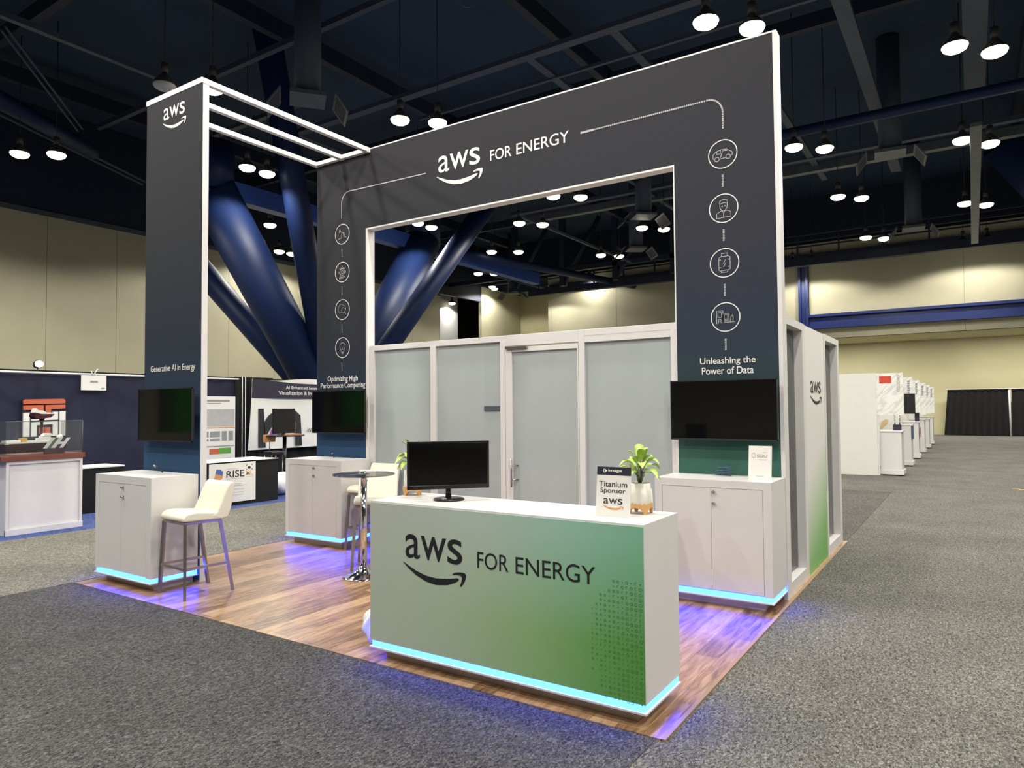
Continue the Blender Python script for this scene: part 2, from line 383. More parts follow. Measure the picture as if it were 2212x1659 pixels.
SM = [(-.05, -.2), (-.035, -.22), (.05, -.42), (.2, -.68), (.38, -.87), (.55, -.94), (.75, -.87), (.88, -.72), (.935, -.62), (.945, -.56), (.92, -.53), (.9, -.535), (.75, -.62), (.55, -.67), (.38, -.63), (.2, -.49), (.05, -.30), (-.03, -.195)]
AR = [(.83, -.42), (.85, -.36), (.89, -.31), (.96, -.28), (1.03, -.28), (1.06, -.33), (1.055, -.5), (1.03, -.67), (.99, -.82), (.97, -.85), (.955, -.83), (.98, -.68), (.995, -.52), (.985, -.43), (.93, -.40), (.87, -.41)]
def aws(P, u0, u1, v0, v1, parent, mat='ink', smile_mat=None, bold=0.004, us=1):
    W, H = u1-u0, v1-v0
    lt = MB()
    for ch, a, b, lo, hi in (('a', 0, .268, 0, 1), ('w', .282, .730, .01, .99), ('s', .750, 1.0, 0, 1)):
        text(lt, P, ch, u0+W*a, u0+W*b, v0+H*lo, v0+H*hi, bold)
    o = obj('logo_lettering', lt, mat, parent)
    sm = MB(); sm.poly(P, [(u0+W*a, v0+H*b) for a, b in SM]); sm.poly(P, [(u0+W*a, v0+H*b) for a, b in AR])
    obj('logo_smile', sm, smile_mat or mat, parent)
    return o

# ------------------------------------------------------------------ floor, carpets, hall shell
struct('floor', MB().box(-31, 20, -25, 46, -0.2, 0.0), 'carpet_right')
struct('floor_carpet_front', MB().box(-5.82, 0.07, -25, -0.045, 0.0, 0.004), 'carpet_front')
struct('floor_carpet_aisle', MB().box(-8.87, -5.82, -25, 46, 0.0, 0.004), 'carpet_left')
struct('floor_carpet_behind_booth', MB().box(-5.78, 0.10, 5.92, 11.6, 0.0, 0.004), 'carpet_dark')
struct('floor_carpet_neighbour', MB().box(-14.0, -8.87, -14, 18, 0.0, 0.005), 'bluecarpet')
struct('floor_wood_planks', MB().box(-5.78, 0.10, -0.045, 5.90, 0.0, 0.008), 'wood')
struct('trim_floor_edge', MB().box(0.095, 0.120, -0.045, 5.92, 0.0, 0.010), 'edgewood')

def wall_with_seams(name, plane, c, a0, a1, z0, z1, seams, mat):
    th = 0.25
    mb = MB()
    cuts = [a0]+sorted(seams)+[a1]
    for p, q in zip(cuts[:-1], cuts[1:]):
        if plane == 'x': mb.box(c-th, c, p+0.008, q-0.008, z0, z1)
        else: mb.box(p+0.008, q-0.008, c, c+th, z0, z1)
    o = struct(name, mb, mat)
    bk = MB()
    if plane == 'x': bk.box(c-th, c-0.012, a0, a1, z0, z1)
    else: bk.box(a0, a1, c+0.012, c+th, z0, z1)
    s = obj('wall_seam_backing', bk, 'seam', o)
    return o
LWX = -27.0
wall_with_seams('wall_left', 'x', LWX, -25, 31.4, 0, 8.86, [-19+1.26*2*k+2.4 for k in range(-2, 20)], 'beige')
struct('trim_wall_left_top', MB().box(LWX-0.3, LWX+0.02, -25, 31.4, 8.86, 9.05), 'galv')
struct('wall_left_header', MB().box(LWX-0.35, LWX-0.05, -25, 46, 9.05, 13), 'darkbeam')
struct('wall_left_beyond', MB().box(LWX-0.25, LWX, 35.95, 41.2, 0, 10.1), 'beige')
struct('wall_recess_back', MB().box(-31, LWX-0.25, 41.0, 41.2, 0, 10.2), 'drape_black')
# dark service opening between the two wall pieces: a deep recess with a grey panel
struct('wall_recess_side', MB().box(-31, -30.8, 31, 41, 0, 10.2), 'drape_black')
struct('wall_recess_panel', MB().box(-29.5, -29.3, 33.6, 36.2, 0, 10.0), 'greylight')
struct('wall_far', MB().box(LWX, -21.7, 41.0, 41.25, 0, 10.4), 'beige_dim')
wall_with_seams('wall_right', 'y', 36.5, -21.7, -6.2, 0, 10.3, [-17.0, -11.8], 'beige')
struct('wall_right_end', MB().box(-21.95, -21.7, 36.5, 41.0, 0, 10.3), 'beige')
wall_with_seams('wall_upper', 'y', 36.5, -6.2, 20, 5.18, 10.3, [1.2, 8.6], 'beige')
struct('wall_lower', MB().box(-21.7, 20, 41.0, 41.25, 0, 5.6), 'beige_dim')
struct('ceiling_soffit', MB().box(-6.2, 20, 36.75, 41.2, 5.18, 5.4), 'beige_dim')
struct('wall_side', MB().box(20, 20.25, -25, 46, 0, 13), 'beige')
struct('wall_behind', MB().box(-31, 20, -25.25, -25, 0, 13), 'beige')
struct('ceiling', MB().box(-31, 20.5, -25.5, 46, 12.9, 13.2), 'ceil')
struct('wall_upper_dark', MB().box(-27, 20, 36.75, 37.0, 10.3, 13), 'darkbeam')
# blue header beam and column on the right wall (I-section)
bmh = MB().box(-5.75, 20, 36.28, 36.5, 5.70, 6.42).box(-5.75, 20, 36.12, 36.5, 6.30, 6.44).box(-5.75, 20, 36.12, 36.5, 5.68, 5.82)
struct('trim_blue_header_beam', bmh, 'bluebeam')
struct('trim_blue_column', MB().box(-6.24, -5.76, 36.36, 36.5, 0, 9.6).box(-6.24, -6.12, 36.1, 36.5, 0, 9.6).box(-5.88, -5.76, 36.1, 36.5, 0, 9.6), 'bluebeam')
# dark beams in front of the right wall top, with the catwalk rails
struct('ceiling_edge_beam', MB().box(-21.7, 20, 33.6, 34.0, 8.62, 9.0), 'darkbeam')
struct('ceiling_edge_beam_low', MB().box(-21.7, 20, 36.2, 36.5, 9.35, 9.72), 'darkbeam')
for k, z in enumerate((9.55, 9.85, 10.15)):
    struct('ceiling_catwalk_rail', MB().box(-21.7, 20, 33.70, 33.78, z, z+0.07), 'darkbeam')
cp = MB()
for k in range(22): cp.box(-21+1.9*k, -20.93+1.9*k, 33.68, 33.80, 9.0, 10.2)
struct('ceiling_catwalk_posts', cp, 'darkbeam')

# ------------------------------------------------------------------ ceiling steel, pipes, trays, ducts
def xbeam(y, z, x0, x1, h=0.16, d=0.16, mat='ceilbeam', name='ceiling_beam'): return struct(name, MB().box(x0, x1, y-d/2, y+d/2, z-h/2, z+h/2), mat)
def ybeam(x, z, y0, y1, h=0.16, d=0.2, mat='ceilbeam', name='ceiling_beam'): return struct(name, MB().box(x-d/2, x+d/2, y0, y1, z-h/2, z+h/2), mat)
xbeam(11.35, 10.5, -16.5, 19, 0.12, 0.26)
xbeam(12.75, 10.5, -12.5, 19, 0.08, 0.10)
xbeam(23.2, 10.5, -16, 19, 0.14, 0.26, name='ceiling_beam')
xbeam(24.3, 10.45, -16, 4, 0.3, 0.3, 'galv', name='ceiling_tray')
xbeam(11.3, 11.4, -24, -16, 0.14, 0.2)
xbeam(8.9, 11.6, -24, 19, 0.16, 0.16)
xbeam(17.0, 12.2, -27, 19, 0.4, 0.22, 'darkbeam'); xbeam(28.5, 11.8, -27, 19, 0.4, 0.22, 'darkbeam'); xbeam(5.0, 12.3, -27, 19, 0.4, 0.22, 'darkbeam')
for x in (-7.79, -5.45): ybeam(x, 10.55, 11.3, 14.4, 0.1, 0.22)
ybeam(-0.78, 10.5, 4, 26.5, 0.12, 0.34); ybeam(1.68, 10.6, 4, 20.5, 0.12, 0.50); ybeam(1.66, 8.75, 17.8, 33.4, 0.10, 0.26, 'galv', name='ceiling_cable_tray')
ybeam(-16.43, 10.5, -2, 7.4, 0.14, 0.16); ybeam(-9.5, 10.45, 16, 27, 0.1, 0.16); ybeam(-13.6, 9.35, 20.0, 31, 0.1, 0.12); ybeam(-21.6, 9.35, 28, 38, 0.1, 0.12)
ybeam(-3.2, 10.5, 17, 26, 0.1, 0.22); ybeam(-16.5, 10.5, 11.5, 14.5, 0.1, 0.2); ybeam(-5.0, 10.5, 8, 9.6, 0.1, 0.3)
for x in (-23.6, -14.6, -8.2, 3.0): ybeam(x, 12.3, -20, 36, 0.5, 0.24, 'darkbeam')
struct('ceiling_pipe', MB().tube((-6, 18.4, 9.75), (19, 18.4, 9.75), 0.15, n=20), 'navysteel')
struct('ceiling_pipe', MB().tube((-17.2, 3.45, 10.5), (-22, 7.33, 10.5), 0.03, n=8), 'ceilbeam')
struct('ceiling_pipe', MB().tube((-16.95, 3.44, 10.5), (-21.7, 7.32, 10.5), 0.03, n=8), 'ceilbeam')
struct('ceiling_pipe', MB().tube((-22.2, 4.7, 10.5), (-25.5, 11.3, 10.5), 0.05, n=8), 'ceilbeam')
struct('ceiling_pipe', MB().tube((-21.7, 4.4, 10.5), (-25.1, 11.2, 10.5), 0.05, n=8), 'ceilbeam')
struct('ceiling_beam', MB().tube((-20.9, 4.1, 10.5), (-23.5, 8.5, 10.5), 0.26, n=16), 'navysteel')
# dark diagonal roof-truss members over the far wall
tm = MB()
for k, x in enumerate((-22, -18.6, -15.2, -11.8)):
    struct('ceiling_truss_member', MB().tube((x, 32.6, 8.9), (x+2.4, 32.6, 12.6), 0.14, n=8), 'darkbeam')
    struct('ceiling_truss_member', MB().box(x-0.16, x+0.16, 32.4, 32.7, 8.8, 12.8), 'darkbeam')
struct('ceiling_beam', MB().box(-27, -8, 32.4, 32.7, 9.6, 9.85), 'darkbeam')

def vent(x, y, z, rz, label, drop=1.8, r=0.32, s=1.0):
    t = thing('air_vent', label, 'air vent', (x, y, z), 'air vents below the hall ceiling')
    obj('duct', MB().tube((x, y, z+0.25*s), (x, y, 12.9), r*s, n=20), 'ceilbeam', t)
    b = MB().box(x-0.42*s, x+0.42*s, y-0.42*s, y+0.42*s, z+0.2*s, z+0.3*s)
    obj('plenum', b, 'galv', t)
    for sx in (-1, 1):
        fr = MB(); cx = x+sx*0.62*s
        def fn(u, v, tt): return (cx+sx*(0.0+u*0.30*s)+sx*tt*0.7, y+v*0.5*s, z+0.26*s-u*0.42*s+tt)
        for (u0, u1, v0, v1) in ((-.5, -.38, -1, 1), (.38, .5, -1, 1), (-.38, .38, -1, -.85), (-.38, .38, .85, 1)):
            fr.prism([(u0+.5, v0), (u1+.5, v0), (u1+.5, v1), (u0+.5, v1)], fn, 0, 0.03)
        obj('louvre_frame', fr, 'galv', t)
        obj('grille', MB().prism([(0.1, -.86), (.9, -.86), (.9, .86), (.1, .86)], fn, 0.005, 0.012), 'darkbeam', t)
    t.rotation_euler = (0, 0, rz)
    return t
for (x, y, z, rz, lb, dr) in ((-12.0, 8.0, 9.0, 0.9, 'air vent above the three white portal beams', 2.2), (-23.2, 34.2, 8.8, 0.3, 'air vent beside the lit far corner, seen through the archway', 1.6),
                              (-9.23, 22.3, 8.9, 0.7, 'air vent seen under the archway lintel, below the long grey tray', 2.0), (-11.8, 27.5, 8.9, 0.7, 'air vent near the end of the sloping lit tray, inside the archway opening', 2.0),
                              (-0.5, 20.6, 9.05, 0.1, 'square air vent beside the black cable tray beyond the archway', 1.8), (-0.5, 30.5, 8.85, 0.1, 'air vent over the catwalk rail near the blue header beam', 2.2)):
    vent(x, y, z, rz, lb, dr)

# ------------------------------------------------------------------ high-bay lamps
def make_lamp(x, y, z, lit, label):
    t = thing('high_bay_lamp', label, 'lamp', (x, y, z), 'high-bay lamps under the hall ceiling')
    obj('reflector', MB().lathe(x, y, [(0.055, z+0.30), (0.09, z+0.22), (0.15, z+0.16), (0.21, z+0.09), (0.245, z)], 28, cap=False), 'shade', t)
    obj('lens', MB().lathe(x, y, [(0.238, z+0.02), (0.240, z-0.01), (0.215, z-0.06), (0.15, z-0.10), (0.06, z-0.12), (0.005, z-0.122)], 28), 'lamp' if lit else 'lampoff', t)
    obj('ballast', MB().lathe(x, y, [(0.08, z+0.28), (0.08, z+0.50)], 16), 'shade', t)
    obj('stem', MB().tube((x, y, z+0.5), (x, y, 12.9), 0.012, n=6), 'cable_dark', t)
    if lit: hall_light(0, 0, parent=t)
    return t
proto_on = None; proto_off = None
PAIRS = [  # (x1, y1, x2, y2, where)
    (-21.11, 5.38, -20.33, 6.0, 'pair over the beige panel wall, outside the portal column'),
    (-16.8, 9.76, -16.77, 10.45, 'pair under the portal beams above the blue strut'),
    (-22.5, 13.72, -21.78, 14.4, 'pair below the blue beam end behind the portal'),
    (-25.33, 17.63, -25.25, 18.28, 'pair close to the beige wall top behind the portal'),
    (-10.59, 9.77, -9.92, 10.45, 'pair above the lintel next to the white portal beams'),
    (-2.67, 9.69, -1.99, 10.41, 'pair hanging right above the top corner of the archway'),
    (1.29, 13.51, 1.98, 14.2, 'largest pair over the open aisle beside the glossy pipe'),
    (-2.66, 17.52, -1.95, 18.14, 'pair outside the archway level with the car icon'),
    (-2.38, 23.41, -1.71, 24.07, 'pair over the white booth row beyond the archway'),
    (1.35, 19.65, 2.0, 20.4, 'pair at the top end of the pale cable tray'),
    (1.35, 27.0, 2.0, 27.64, 'pair at mid-length of the pale cable tray'),
    (-2.33, 30.66, -1.69, 31.32, 'pair hanging before the catwalk rails'),
    (1.22, 34.23, 2.12, 34.23, 'pair at the low end of the pale cable tray'),
    (-6.15, 34.41, -5.23, 34.38, 'pair flanking the top of the blue column'),
    (-10.61, 17.59, -9.88, 18.24, 'largest pair seen inside the archway opening'),
    (-16.79, 17.57, -16.77, 18.37, 'pair above the lit head of the blue column'),
    (-13.5, 19.89, -12.85, 20.6, 'pair at the upper end of the sloping lit tray'),
    (-9.76, 23.4, -9.1, 24.13, 'pair beside the inner right jamb of the archway'),
    (-17.34, 23.43, -16.31, 24.17, 'pair beside the end of the blue horizontal beam'),
    (-13.44, 27.08, -12.81, 27.78, 'pair at the lower end of the sloping lit tray'),
    (-21.0, 27.37, -20.28, 27.88, 'small pair midway over the dark blue pipe'),
    (-26.2, 36.4, -25.9, 35.7, 'small pair over the wall end by the dark opening'),
]
SINGLES = [(-18.5, 35.75, True, 'small lit lamp over the bright corner of the far wall'), (-20.97, 34.73, True, 'tiny lit high-bay lamp at the far recess seen through the archway'),
           (-12.93, 6.05, True, 'lit high-bay lamp peeking past the top corner of the portal column'), (-13.67, 5.34, False, 'unlit high-bay lamp left of the portal column top'),
           (-28.85, 35.0, True, 'lit high-bay lamp inside the dark wall opening')]
def place_lamp(x, y, lit, label):
    global proto_on
    if x < -25.5 and y > 35 and x > -28: return make_lamp(x, y, 9.95, lit, label)
    if x == -18.5: return make_lamp(x, y, 9.9, lit, label)
    if not lit: return make_lamp(x, y, 9.0, False, label)
    if proto_on is None: proto_on = make_lamp(x, y, 9.0, True, label); return proto_on
    return dup(proto_on, label, (x, y, 9.0))
for (x1, y1, x2, y2, wh) in PAIRS:
    place_lamp(x1, y1, True, 'first lamp of the '+wh); place_lamp(x2, y2, True, 'second lamp of the '+wh)
for (x, y, lit, lb) in SINGLES: place_lamp(x, y, lit, lb)

# housings of the grid lamps above and behind the camera
fxm = MB().lathe(0, 0, [(0.055, .30), (0.09, .22), (0.15, .16), (0.21, .09), (0.245, 0)], 24, cap=False).lathe(0, 0, [(.08, .28), (.08, .5)], 12).tube((0, 0, .5), (0, 0, 3.9), .012, n=6)
lens = MB().lathe(0, 0, [(0.238, .02), (0.240, -.01), (0.215, -.06), (0.15, -.10), (0.06, -.12), (0.005, -.122)], 24)
fx0 = ln0 = None
for (x, y) in OTHER_LAMPS:
    if fx0 is None: fx0 = struct('ceiling_lamp', fxm, 'shade'); ln0 = obj('lens', lens, 'lamp', fx0); fx0.location = (x, y, 9.0)
    else:
        a = fx0.copy(); COL.objects.link(a); a.location = (x, y, 9.0); b = ln0.copy(); COL.objects.link(b); b.parent = a

# hanging camera dome with looped cable at the very top of the frame
hd = thing('hanging_sensor', 'small hanging fixture with a looped cable at the top edge', 'fixture', (-7.06, 7.95, 9.8))
obj('housing', MB().lathe(-7.06, 7.95, [(0.02, 12.9), (0.02, 10.6), (0.10, 10.45), (0.16, 10.25), (0.10, 10.12), (0.02, 10.10)], 20), 'shade', hd)
obj('cable_loop', MB().path([(-7.06+0.12*math.cos(a), 7.95+0.08*math.cos(a), 10.02+0.13*math.sin(a)) for a in [2*PI*k/24 for k in range(25)]], 0.012), 'galv', hd)

# ------------------------------------------------------------------ blue tree column in the background
T2E = (-22.66, 11.09, 7.75)
def far(x, y, z, k=1.13): return (1.416+k*(x-1.416), -3.347+k*(y+3.347), 1.637+k*(z-1.637))
tc = thing('steel_tree_column', 'huge navy blue steel column branching upward like a tree behind the booth', 'column', (far(-16.5, 13.0, 0)[0], far(-16.5, 13.0, 0)[1], 0), kind='structure')
Nd = far(-16.5, 13.0, 1.2)
obj('pedestal', MB().lathe(Nd[0], Nd[1], [(1.1, 0), (1.1, 0.9), (0.8, 1.6)], 32), 'navysteel', tc)
obj('strut', MB().tube(Nd, far(-16.7, 8.5, 8.0), 0.72, 0.76, n=40).tube(far(-16.7, 8.5, 7.9), far(-16.7, 8.5, 9.3), 0.70, n=32), 'navysteel', tc)
obj('strut', MB().tube(Nd, far(-16.4, 17.4, 8.2), 0.72, 0.80, n=40).tube(far(-16.4, 17.4, 8.0), far(-16.4, 17.4, 9.4), 0.78, n=32), 'navysteel', tc)
obj('strut', MB().tube(Nd, T2E, 0.42, 0.42, n=32), 'navysteel', tc)
obj('strut', MB().tube(Nd, far(-13.3, 7.3, 13.4), 0.42, 0.40, n=32), 'navysteel', tc)
obj('strut', MB().tube(Nd, far(-12.7, 16.9, 9.2), 0.40, 0.40, n=32), 'navysteel', tc)
tc2 = thing('steel_tree_column', 'navy blue steel column struts cutting across the upper edge of the open aisle', 'column', (9.56, 31.98, 0), kind='structure')
N2 = (9.56, 31.98, 1.78)
obj('pedestal', MB().lathe(N2[0], N2[1], [(1.1, 0), (1.1, 0.9), (0.8, 1.6)], 32), 'navysteel', tc2)
obj('strut', MB().tube(N2, (2.60, 27.01, 11.12), 0.78, 0.78, n=32), 'navysteel', tc2)
obj('strut', MB().tube(N2, (3.26, 23.68, 15.23), 0.5, 0.5, n=32), 'navysteel', tc2)
struct('ceiling_blue_girder', MB().box(far(-16.75, 0, 0)[0], far(-16.35, 0, 0)[0], 8.2, 30, far(0, 0, 7.75)[2], far(0, 0, 8.3)[2]), 'girder')
struct('ceiling_blue_girder', MB().tube(far(-16.5, 17.5, 8.05), (-15.6, 36.0, 9.0), 0.2, n=12), 'navysteel')

# ------------------------------------------------------------------ main archway
YA, YC = 2.859, 0.5865
XL, XR, XO, XI = -5.742, 0.077, -4.81, -0.862
HT, HO = 4.88, 3.874
arch = thing('archway', 'tall charcoal archway wall with white lettering and a row of round icons', 'archway', (XL, YA, 0))
fab = MB().prism([(XL+.012, 0.05), (XO-.03, 0.05), (XO-.03, HO+.012), (XI+.012, HO+.012), (XI+.012, 0.05), (XR-.03, 0.05), (XR-.03, HT-.012), (XL+.012, HT-.012)], lambda u, v, t: (u, t, v), YA, YA+0.03)
obj('fabric_panel', fab, 'fabric_arch', arch)
fr = MB()
fr.box(XL+.004, XO-.004, YA+.012, YA+.118, 0, HT-.004).box(XI+.004, XR-.004, YA+.012, YA+.118, 0, HT-.004).box(XO-.004, XI+.004, YA+.012, YA+.118, HO+.004, HT-.004)
obj('frame', fr, 'frame', arch, label='white metal frame edge of the archway')
tr = MB().box(XO-.03, XO, YA-.003, YA+.12, 0, HO+.006).box(XO-.03, XI+.012, YA-.0025, YA+.1195, HO-.006, HO+.012).box(XI, XI+.012, YA-.003, YA+.12, 0, HO).box(XR-.03, XR+.004, YA-.003, YA+.12, 0, HT).box(XL, XR, YA-.001, YA+.12, HT-.012, HT+.003)
obj('trim', tr, 'frame', arch)
P = F(YA-.0025)
lm = MB(); text(lm, P, 'FOR', -2.94, -2.66, 4.345, 4.467, 0.004); obj('lettering', lm, 'print_white', arch)
lm = MB(); text(lm, P, 'ENERGY', -2.598, -1.957, 4.345, 4.467, 0.004); obj('lettering', lm, 'print_white', arch)
aws(P, -3.672, -3.077, 4.352, 4.545, arch, 'print_white')
lm = MB(); text(lm, P, 'Optimizing High', -5.524, -4.980, 1.978, 2.062, 0.012); obj('lettering', lm, 'print_white', arch); lm = MB(); text(lm, P, 'Performance Computing', -5.655, -4.851, 1.890, 1.978, 0.012); obj('lettering', lm, 'print_white', arch)
lm = MB(); text(lm, P, 'Unleashing the', -0.637, -0.147, 1.998, 2.073, 0.012); obj('lettering', lm, 'print_white', arch); lm = MB(); text(lm, P, 'Power of Data', -0.621, -0.164, 1.922, 1.988, 0.012); obj('lettering', lm, 'print_white', arch)
def arc(cx, cy, r, a0, a1, n=14): return [(cx+r*math.cos(math.radians(a0+(a1-a0)*k/n)), cy+r*math.sin(math.radians(a0+(a1-a0)*k/n))) for k in range(n+1)]
obj('guide_line', MB().ribbon(P, [(-3.861, 4.39)]+[(-5.0, 4.405)]+arc(-5.13, 4.27, 0.138, 90, 180, 10)+[(-5.268, 4.072)], 0.012), 'print_grey', arch)
dots = MB()
gl = [(-1.813, 4.407), (-0.6, 4.412)]+arc(-0.53, 4.275, 0.138, 90, 0, 12)+[(-0.392, 4.111)]
seg = []
for a, b in zip(gl[:-1], gl[1:]):
    n = max(1, int(math.hypot(b[0]-a[0], b[1]-a[1])/0.02))
    seg += [(a[0]+(b[0]-a[0])*k/n, a[1]+(b[1]-a[1])*k/n) for k in range(n)]
for k, (a, b) in enumerate(seg):
    s = 0.0075 if k > 6 else 0.011
    dots.poly(P, [(a-s, b-s), (a+s, b-s), (a+s, b+s), (a-s, b+s)])
obj('guide_dots', dots, 'print_grey', arch)
dl = MB()
for a, b in ((3.684, 3.583), (3.202, 3.089), (2.722, 2.604), (2.232, 2.126)): dl.ribbon(P, [(-5.263, a), (-5.261, b)], 0.011)
obj('guide_dashes', dl, 'print_faint', arch)
dl = MB()
for a, b in ((3.710, 3.597), (3.217, 3.109), (2.727, 2.615), (2.239, 2.132)):
    for k in range(8):
        z = a+(b-a)*(k+.5)/8; dl.poly(P, [(-.410, z-.0045), (-.394, z-.0045), (-.394, z+.0045), (-.410, z+.0045)])
obj('guide_dashes', dl, 'print_grey', arch)
def icon(cx, cz, strokes, mat, label, r=0.127):
    ring = obj('icon_ring', MB().ribbon(P, arc(cx, cz, r, 0, 360, 48)[:-1], 0.0085, True), 'print_white', arch, label=label)
    mb = MB()
    for st in strokes: mb.ribbon(P, [(cx+a, cz+b) for a, b in st], 0.0055)
    obj('pictogram', mb, mat, ring)
def C_(x, y, r, n=14): return arc(x, y, r, 0, 360, n)
def RC(x0, y0, x1, y1): return [(x0, y0), (x1, y0), (x1, y1), (x0, y1), (x0, y0)]
icon(-5.257, 3.874, [[(-.075, -.055), (.075, -.045)], [(-.02, -.05), (-.005, .03), (.03, .015), (.05, -.045)], [(.015, .02), (.03, -.045)], [(-.035, .035), (.04, .012)], [(-.06, .03), (-.045, .075), (-.03, .055), (-.055, .02), (-.06, .03)], [(-.04, -.05), (.06, -.047)]], 'print_grey', 'round icon with an oil pump jack')
icon(-5.257, 3.386, [[(-.055, -.08), (.055, -.075), (.05, -.06), (-.05, -.065), (-.055, -.08)], [(-.03, -.062), (-.03, -.045)], [(.03, -.06), (.03, -.042)], C_(0, 0, .042), C_(0, 0, .02), [(-.03, .03), (-.05, .045), (.05, .048), (.03, .03)], [(-.02, .048), (0, .08), (.02, .05)], [(-.042, .0), (-.065, .012), (-.06, -.015), (-.04, -.01)], [(.042, 0), (.065, .015), (.06, -.012), (.04, -.008)]], 'print_grey', 'round icon with a valve hydrant')
icon(-5.255, 2.905, [[(-.06, -.03), (-.075, .0), (-.06, .05), (-.03, .075), (.01, .06), (.05, .04), (.065, .0), (.04, -.03), (.02, -.04)], [(-.06, -.03), (-.015, -.04)], C_(.02, -.01, .035), [(.045, -.035), (.065, -.06)]], 'print_faint', 'round icon with a cloud and magnifier')
icon(-5.252, 2.42, [arc(0, .015, .048, -55, 235, 18), [(-.028, -.025), (-.022, -.055), (.022, -.055), (.028, -.025)], [(-.02, -.065), (.02, -.065)], [(-.015, -.075), (.015, -.075)], [(-.01, -.03), (0, .01), (.01, -.03)]], 'print_grey', 'round icon with a light bulb')
icon(-.398, 3.893, [[(-.085, -.03), (-.088, .005), (-.06, .03), (-.02, .042), (.03, .04), (.06, .022), (.085, .005), (.085, -.02), (.068, -.025)], [(-.085, -.03), (-.068, -.04)], C_(-.052, -.04, .02), C_(.048, -.03, .02), [(-.03, -.042), (.026, -.036)], [(-.05, .03), (-.055, .008), (-.02, .006), (-.02, .04)], [(-.02, -.03), (0, .03), (.04, .025)]], 'print_grey', 'round icon with a car')
icon(-.399, 3.404, [[(-.032, .035), (-.03, .0), (-.01, -.022), (.012, -.02), (.03, .0), (.034, .04)], [(-.036, .04), (-.03, .07), (.0, .08), (.03, .072), (.036, .042), (.0, .05), (-.036, .04)], [(-.062, -.085), (-.062, -.045), (-.03, -.025), (-.01, -.022)], [(.012, -.022), (.035, -.022), (.064, -.04), (.064, -.08), (-.062, -.085)], [(-.01, -.025), (.0, -.045), (.012, -.022)], [(.0, -.045), (.0, -.08)], C_(-.012, .018, .004, 6), C_(.014, .02, .004, 6)], 'print_grey', 'round icon with a worker bust')
icon(-.400, 2.913, [[(-.05, .045), (-.05, -.06), (-.04, -.07), (.04, -.065), (.05, -.055), (.05, .05), (.035, .06), (-.035, .058), (-.05, .045)], [(-.025, .06), (-.025, .085), (.025, .088), (.025, .062)], [(-.03, -.07), (-.03, -.085), (.03, -.082), (.03, -.068)], [(.012, .03), (-.012, -.005), (.012, .0), (-.01, -.035)], [(-.05, .03), (-.03, .03)], [(.05, .03), (.03, .03)], [(-.05, -.04), (-.03, -.04)], [(.05, -.035), (.03, -.035)]], 'print_grey', 'round icon with a gas bottle')
icon(-.400, 2.429, [[(-.085, -.055), (.085, -.045)], RC(-.078, -.053, -.022, .058), RC(-.022, -.052, .03, .03), RC(-.066, .0, -.034, .045), RC(-.012, -.018, .02, .02), RC(-.06, -.053, -.04, -.02), RC(-.005, -.05, .012, -.025), [(.04, -.048), (.05, .0), (.062, .018), (.068, -.01), (.065, -.046)]], 'print_grey', 'round icon with office buildings')

# ------------------------------------------------------------------ portal column
XCR = -4.757
col = thing('portal_column', 'slim charcoal fabric column wall with white frame, front of the portal', 'column wall', (XL, YC, 0))
obj('fabric_panel', MB().box(XL+.006, XCR-.004, YC, YC+.03, 0.03, HT-.055), 'fabric_column', col)
obj('frame', MB().box(XL, XCR+.001, YC+.01, YC+.075, 0, HT-.056).box(XL-.001, XCR+.002, YC-.004, YC+.076, HT-.055, HT), 'frame', col, bevel=.002, label='white metal frame')
lm = MB(); text(lm, F(YC-.0025), 'Generative AI in Energy', -5.616, -4.836, 2.013, 2.098, 0.01); obj('lettering', lm, 'print_white', col)
aws(F(YC-.0025), -5.421, -5.043, 4.598, 4.72, col, 'print_white')
for (x, lb) in ((XCR-.028, 'white overhead beam running from the column to the archway, outermost beam'), (-5.25, 'white overhead beam, middle one of the three'), (XL+.028, 'white overhead beam closest to the dark hall wall, lowest looking of the three')):
    t = thing('overhead_beam', lb, 'beam', (x, YC, HT-.055), 'white beams linking portal column and archway')
    obj('bar', MB().box(x-.028, x+.028, YC+.075, YA-.06, HT-.055, HT), 'frame', t, bevel=.003)
    obj('end_plate', MB().box(x-.028, x+.028, YA-.06, YA-.004, HT-.058, HT+.001), 'frame', t)
cb = thing('overhead_crossbar', 'white bar along the archway top joining the three beam ends', 'beam', (XL, YA-.03, HT-.05))
obj('bar', MB().box(XL+.056, -5.278, YA-.055, YA-.004, HT-.052, HT-.004).box(-5.222, XCR-.056, YA-.055, YA-.004, HT-.052, HT-.004), 'frame', cb)

# ------------------------------------------------------------------ televisions on swing mounts
def tv(x0, x1, yf, z0, z1, ywall, label):
    xc = (x0+x1)/2; t = thing('television', label, 'television', (xc, yf, z0), 'wall televisions of the booth')
    obj('housing', MB().box(x0, x1, yf+.004, yf+.022, z0, z1).box(x0+.12, x1-.12, yf+.022, yf+.05, z0+.05, z1-.12), 'black', t, bevel=.004)
    obj('bezel', MB().box(x0, x1, yf-.002, yf+.006, z0, z0+.014).box(x0, x1, yf-.002, yf+.006, z1-.009, z1).box(x0, x0+.009, yf-.002, yf+.006, z0, z1).box(x1-.009, x1, yf-.002, yf+.006, z0, z1), 'darkmetal', t)
    obj('screen', MB().box(x0+.008, x1-.008, yf, yf+.005, z0+.012, z1-.008), 'screen', t)
    obj('wall_mount', MB().box(xc-.18, xc+.18, yf+.05, ywall-.001, z0+.12, z1-.16), 'darkmetal', t)
    return t
tv(-5.668, -4.722, YC-.10, 1.336, 1.857, YC, 'black television on the slim portal column')
tv(-5.706, -4.758, YA-.10, 1.335, 1.872, YA, 'black television on the archway leg with the pump jack icon')
